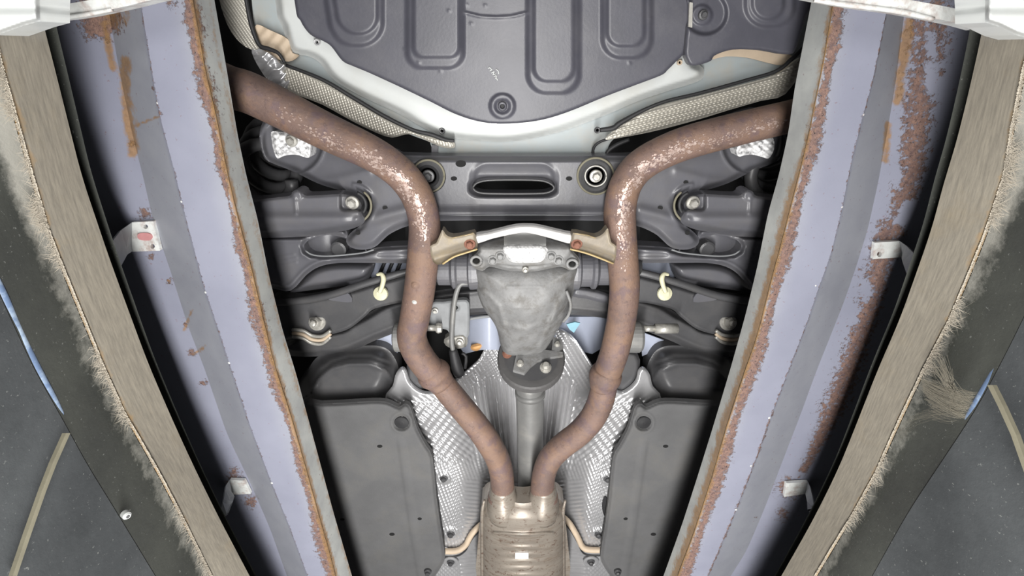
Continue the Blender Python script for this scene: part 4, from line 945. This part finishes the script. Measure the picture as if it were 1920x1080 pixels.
# ------------------------------------------------------------------ exhaust system
ex = thing('exhaust_system', 'rusty twin exhaust pipes joining at a stainless muffler at the bottom', 'exhaust', P(980, 930, .85))
LP = [(380, 140, .84, 39), (430, 163, .84, 38.5), (480, 180, .84, 38), (600, 241, .84, 35), (690, 284, .835, 32.5), (735, 312, .83, 31), (766, 342, .83, 30.5), (786, 377, .825, 30), (796, 420, .825, 29.5), (794, 470, .82, 29.5), (787, 540, .82, 29), (777, 600, .825, 28), (772, 625, .825, 27.5), (777, 650, .825, 27.5), (795, 680, .825, 27), (817, 705, .83, 26.5)]
LP2 = [(812, 699, .83, 23), (850, 745, .83, 24), (893, 797, .835, 23.5), (915, 828, .835, 23.5), (931, 856, .84, 23), (940, 885, .84, 22.5), (942, 915, .845, 22), (942, 945, .85, 22)]
RPp = [(1540, 203, .83, 29), (1480, 219, .83, 30), (1400, 238, .83, 30.5), (1300, 264, .83, 31), (1240, 287, .83, 30.5), (1198, 313, .83, 30.5), (1174, 345, .825, 30), (1163, 385, .825, 30), (1163, 430, .825, 29.5), (1168, 490, .82, 28.5), (1171, 540, .82, 28), (1165, 600, .825, 27), (1152, 660, .825, 26.5), (1136, 705, .83, 25.5)]
RP2 = [(1138, 698, .83, 23.5), (1128, 745, .83, 24.5), (1113, 780, .835, 24), (1088, 810, .835, 23.5), (1056, 835, .84, 23), (1033, 858, .84, 22.5), (1021, 885, .84, 22), (1017, 915, .845, 22), (1018, 945, .85, 22)]
pL = tube('pipe', LP, m_pipe, ex, 32, 8); pR = tube('pipe', RPp, m_pipe, ex, 32, 8)
tube('inlet_pipe', LP2, m_pipe, ex, 28, 8); tube('inlet_pipe', RP2, m_pipe, ex, 28, 8)
tube('collar', [(806, 690, .83, 27), (811, 697, .83, 31.5), (817, 705, .83, 31.5), (822, 711, .83, 27), (830, 721, .83, 24)], m_pipe, ex, 30, 3)
tube('collar', [(1138, 692, .83, 26), (1136, 700, .83, 30), (1134, 710, .83, 30), (1132, 717, .83, 27), (1130, 726, .83, 24)], m_pipe, ex, 30, 3)
lathe('stud', P(778, 565, .795), [(.006, 0), (.005, .003), (.002, .006)], m_white, ex, axis=(0, 0, -1), seg=12)
lathe('boss', P(780, 535, .792), [(.009, 0), (.007, .002), (.003, .004)], m_pipe, ex, axis=(0, 0, -1), seg=14)
# flaked scale along the lit crest of each pipe: tiny chips of real thickness
def flakes(path, off0, y_rng, n, par, name='flaked_scale'):
    p = cr(path, 12); rng = np.random.RandomState(n); V, Fc = [], []
    W = PA(p[:, 0], p[:, 1], p[:, 2]); R = np.array([RP(*q) for q in p]); T = np.gradient(W, axis=0); T /= np.linalg.norm(T, axis=1)[:, None]
    for _ in range(n):
        i = int(y_rng[0]+(y_rng[1]-y_rng[0])*rng.beta(1.5, 1.5)); off = off0+.12*math.sin(i*.35); th_ = rng.normal(off, .2)
        dn = np.array([0, 0, -1.0]); dn -= T[i]*dn.dot(T[i]); dn /= np.linalg.norm(dn); sd_ = np.cross(T[i], dn)
        nn = math.cos(th_)*dn+math.sin(th_)*sd_; c = W[i]+nn*R[i]*1.0+T[i]*rng.uniform(-.006, .006); tv = np.cross(T[i], nn); s = rng.exponential(.0006)+.0004; s = min(s, .0028)
        k = 5; b = len(V); a0 = rng.rand()*6
        for j in range(k):
            a = a0+j*2*math.pi/k; rr = s*rng.uniform(.6, 1.2); V.append(c+nn*.0004+T[i]*math.cos(a)*rr*1.5+tv*math.sin(a)*rr)
        for j in range(k): V.append(V[b+j]-nn*.002)
        Fc.append(list(range(b, b+k))); Fc += [[b+j, b+(j+1) % k, b+k+(j+1) % k, b+k+j] for j in range(k)]
    o = link(name, V, Fc, m_flake, par, False); o['kind'] = 'stuff'; return o
m_flake = flaky()
flakes(LP, .0, (30, 104), 1200, pL); flakes(RPp, .0, (14, 110), 1300, pR)
# muffler
mu = [(902, 1160), (902, 965), (905, 945), (914, 934), (940, 931), (958, 940), (981, 944), (1003, 940), (1020, 931), (1046, 934), (1055, 945), (1059, 965), (1060, 1160)]
def mu_rel(x, y, d):
    t_ = np.clip((x-981)/78, -1, 1); r = .055*(1-np.sqrt(np.clip(1-t_*t_, 0, 1)))
    r += .028*sst(975, 932, y)
    r -= .006*g(dline([(925, 999), (981, 1002), (1036, 999)], x, y), 2.4)
    yy = y-1020; r += .0012*np.cos(2*np.pi*yy/13)*sst(1012, 1020, y)*sst(62, 50, np.abs(x-981))
    return r
mf = sheet('muffler', mu, .80, m_muf, ex, 2, mu_rel, n=2, thick=.05)
sheet('plate', [(966, 1037), (991, 1037), (991, 1048), (966, 1048)], .797, m_strap, mf, 2, n=1, thick=.004)
for x0, x1 in ((904, 905), (1056, 1057)):
    tube('seam', [(x0+4, 938, .85, 2.5), (x0, 960, .845, 3.4), (x0, 1010, .845, 3.4), (x1, 1150, .845, 3.4)], m_muf, mf, seg=10, n=4)
for x in (942, 1019):
    tube('weld_ring', [(x, 925, .846, 25.5), (x, 930, .846, 27.5), (x, 935, .846, 27)], m_pipe, mf, seg=26, n=2)
    tube('spout', [(x, 912, .845, 23), (x, 924, .845, 25), (x-(-1 if x < 980 else 1)*2, 946, .843, 31), (x-(-1 if x < 980 else 1)*3, 962, .845, 30)], m_muf, mf, seg=26, n=4)

# ------------------------------------------------------------------ small fittings by the pipes
tt = thing('actuator', 'grey cylinder with a short silver rod behind the right exhaust pipe', 'actuator', P(1190, 630, .87))
a0 = P(1168, 632, .885); lathe('cylinder', a0, [(.030, 0), (.034, .003), (.034, .034), (.030, .040)], m_shaft, tt, axis=(1, 0, 0), seg=26)
tube('rod', [(1206, 616, .885, 6), (1230, 616, .885, 6)], m_zinc, tt, seg=14, n=1); tube('rod_sleeve', [(1228, 616, .885, 9.5), (1270, 616, .885, 9.5)], m_zinc, tt, seg=16, n=1)
lathe('sleeve_end', P(1270, 616, .885), [(.0085, -.0005), (.0085, .0015), (.005, .002)], m_dark, tt, axis=(1, 0, 0), seg=14)
tt = thing('actuator', 'grey cylinder half hidden behind the left exhaust pipe with a steel cap toward the bracket', 'actuator', P(775, 630, .87))
a0 = P(740, 632, .885); lathe('cylinder', a0, [(.028, 0), (.032, .003), (.032, .040), (.028, .046)], m_shaft, tt, axis=(1, 0, 0), seg=26)
tube('rod', [(796, 615, .885, 6), (818, 615, .885, 6)], m_zinc, tt, seg=14, n=1); lathe('cap', P(818, 615, .885), [(.010, 0), (.012, .004), (.010, .012)], m_zinc, tt, axis=(1, 0, 0), seg=14)
tt = thing('sensor_bracket', 'grey rounded bracket plate with a mounting block, left of the differential', 'bracket', P(850, 600, .89))
sheet('plate', [(806, 570), (830, 566), (868, 562), (877, 565), (880, 574), (880, 615), (876, 634), (850, 634), (838, 618), (806, 610)], .90, m_galvd, tt, 2, lambda x, y, d: .004*sst(-4, 0, d), holes=[circ(855, 577, 4, n=10)], n=2, thick=.012)
sheet('block', [(833, 636), (850, 628), (870, 626), (876, 636), (874, 650), (852, 654), (836, 648)], .895, m_zinc, tt, 2, lambda x, y, d: .008*sst(-6, 0, d), n=2, thick=.02)
bolt(816, 582, .899, 6, m_zinc, tt); bolt(862, 640, .893, 7, m_zinc, tt)
tt = thing('sensor_cable', 'grey cable with a black connector hanging left of the differential', 'cable', P(850, 600, .87))
tube('cable', [(880, 530, .875, 4.5), (864, 533, .872, 4.5), (856, 548, .87, 4.8), (851, 575, .868, 4.8), (848, 610, .868, 4.8), (847, 640, .87, 4.6), (850, 660, .872, 4.6)], m_shaft, tt, seg=12)
tube('connector', [(849, 655, .872, 8), (852, 668, .872, 9), (857, 690, .873, 11), (862, 702, .874, 10)], m_black, tt, seg=10, n=2)
tube('connector_clip', [(866, 662, .87, 3), (874, 668, .87, 3), (872, 690, .872, 3)], m_black, tt, seg=8, n=2)
for x, lb in ((1176, 'black side block of the fuel tank behind the right exhaust pipe'), (788, 'black side block of the fuel tank behind the left exhaust pipe')):
    o = sheet('tank_bracket', [(x-22, 664), (x+18, 662), (x+24, 690), (x+16, 718), (x, 736), (x-24, 736)], .95, m_dark, None, 3, lambda x_, y_, d: .012*sst(-6, 0, d), n=2, thick=.02); tag(o, lb, 'bracket')
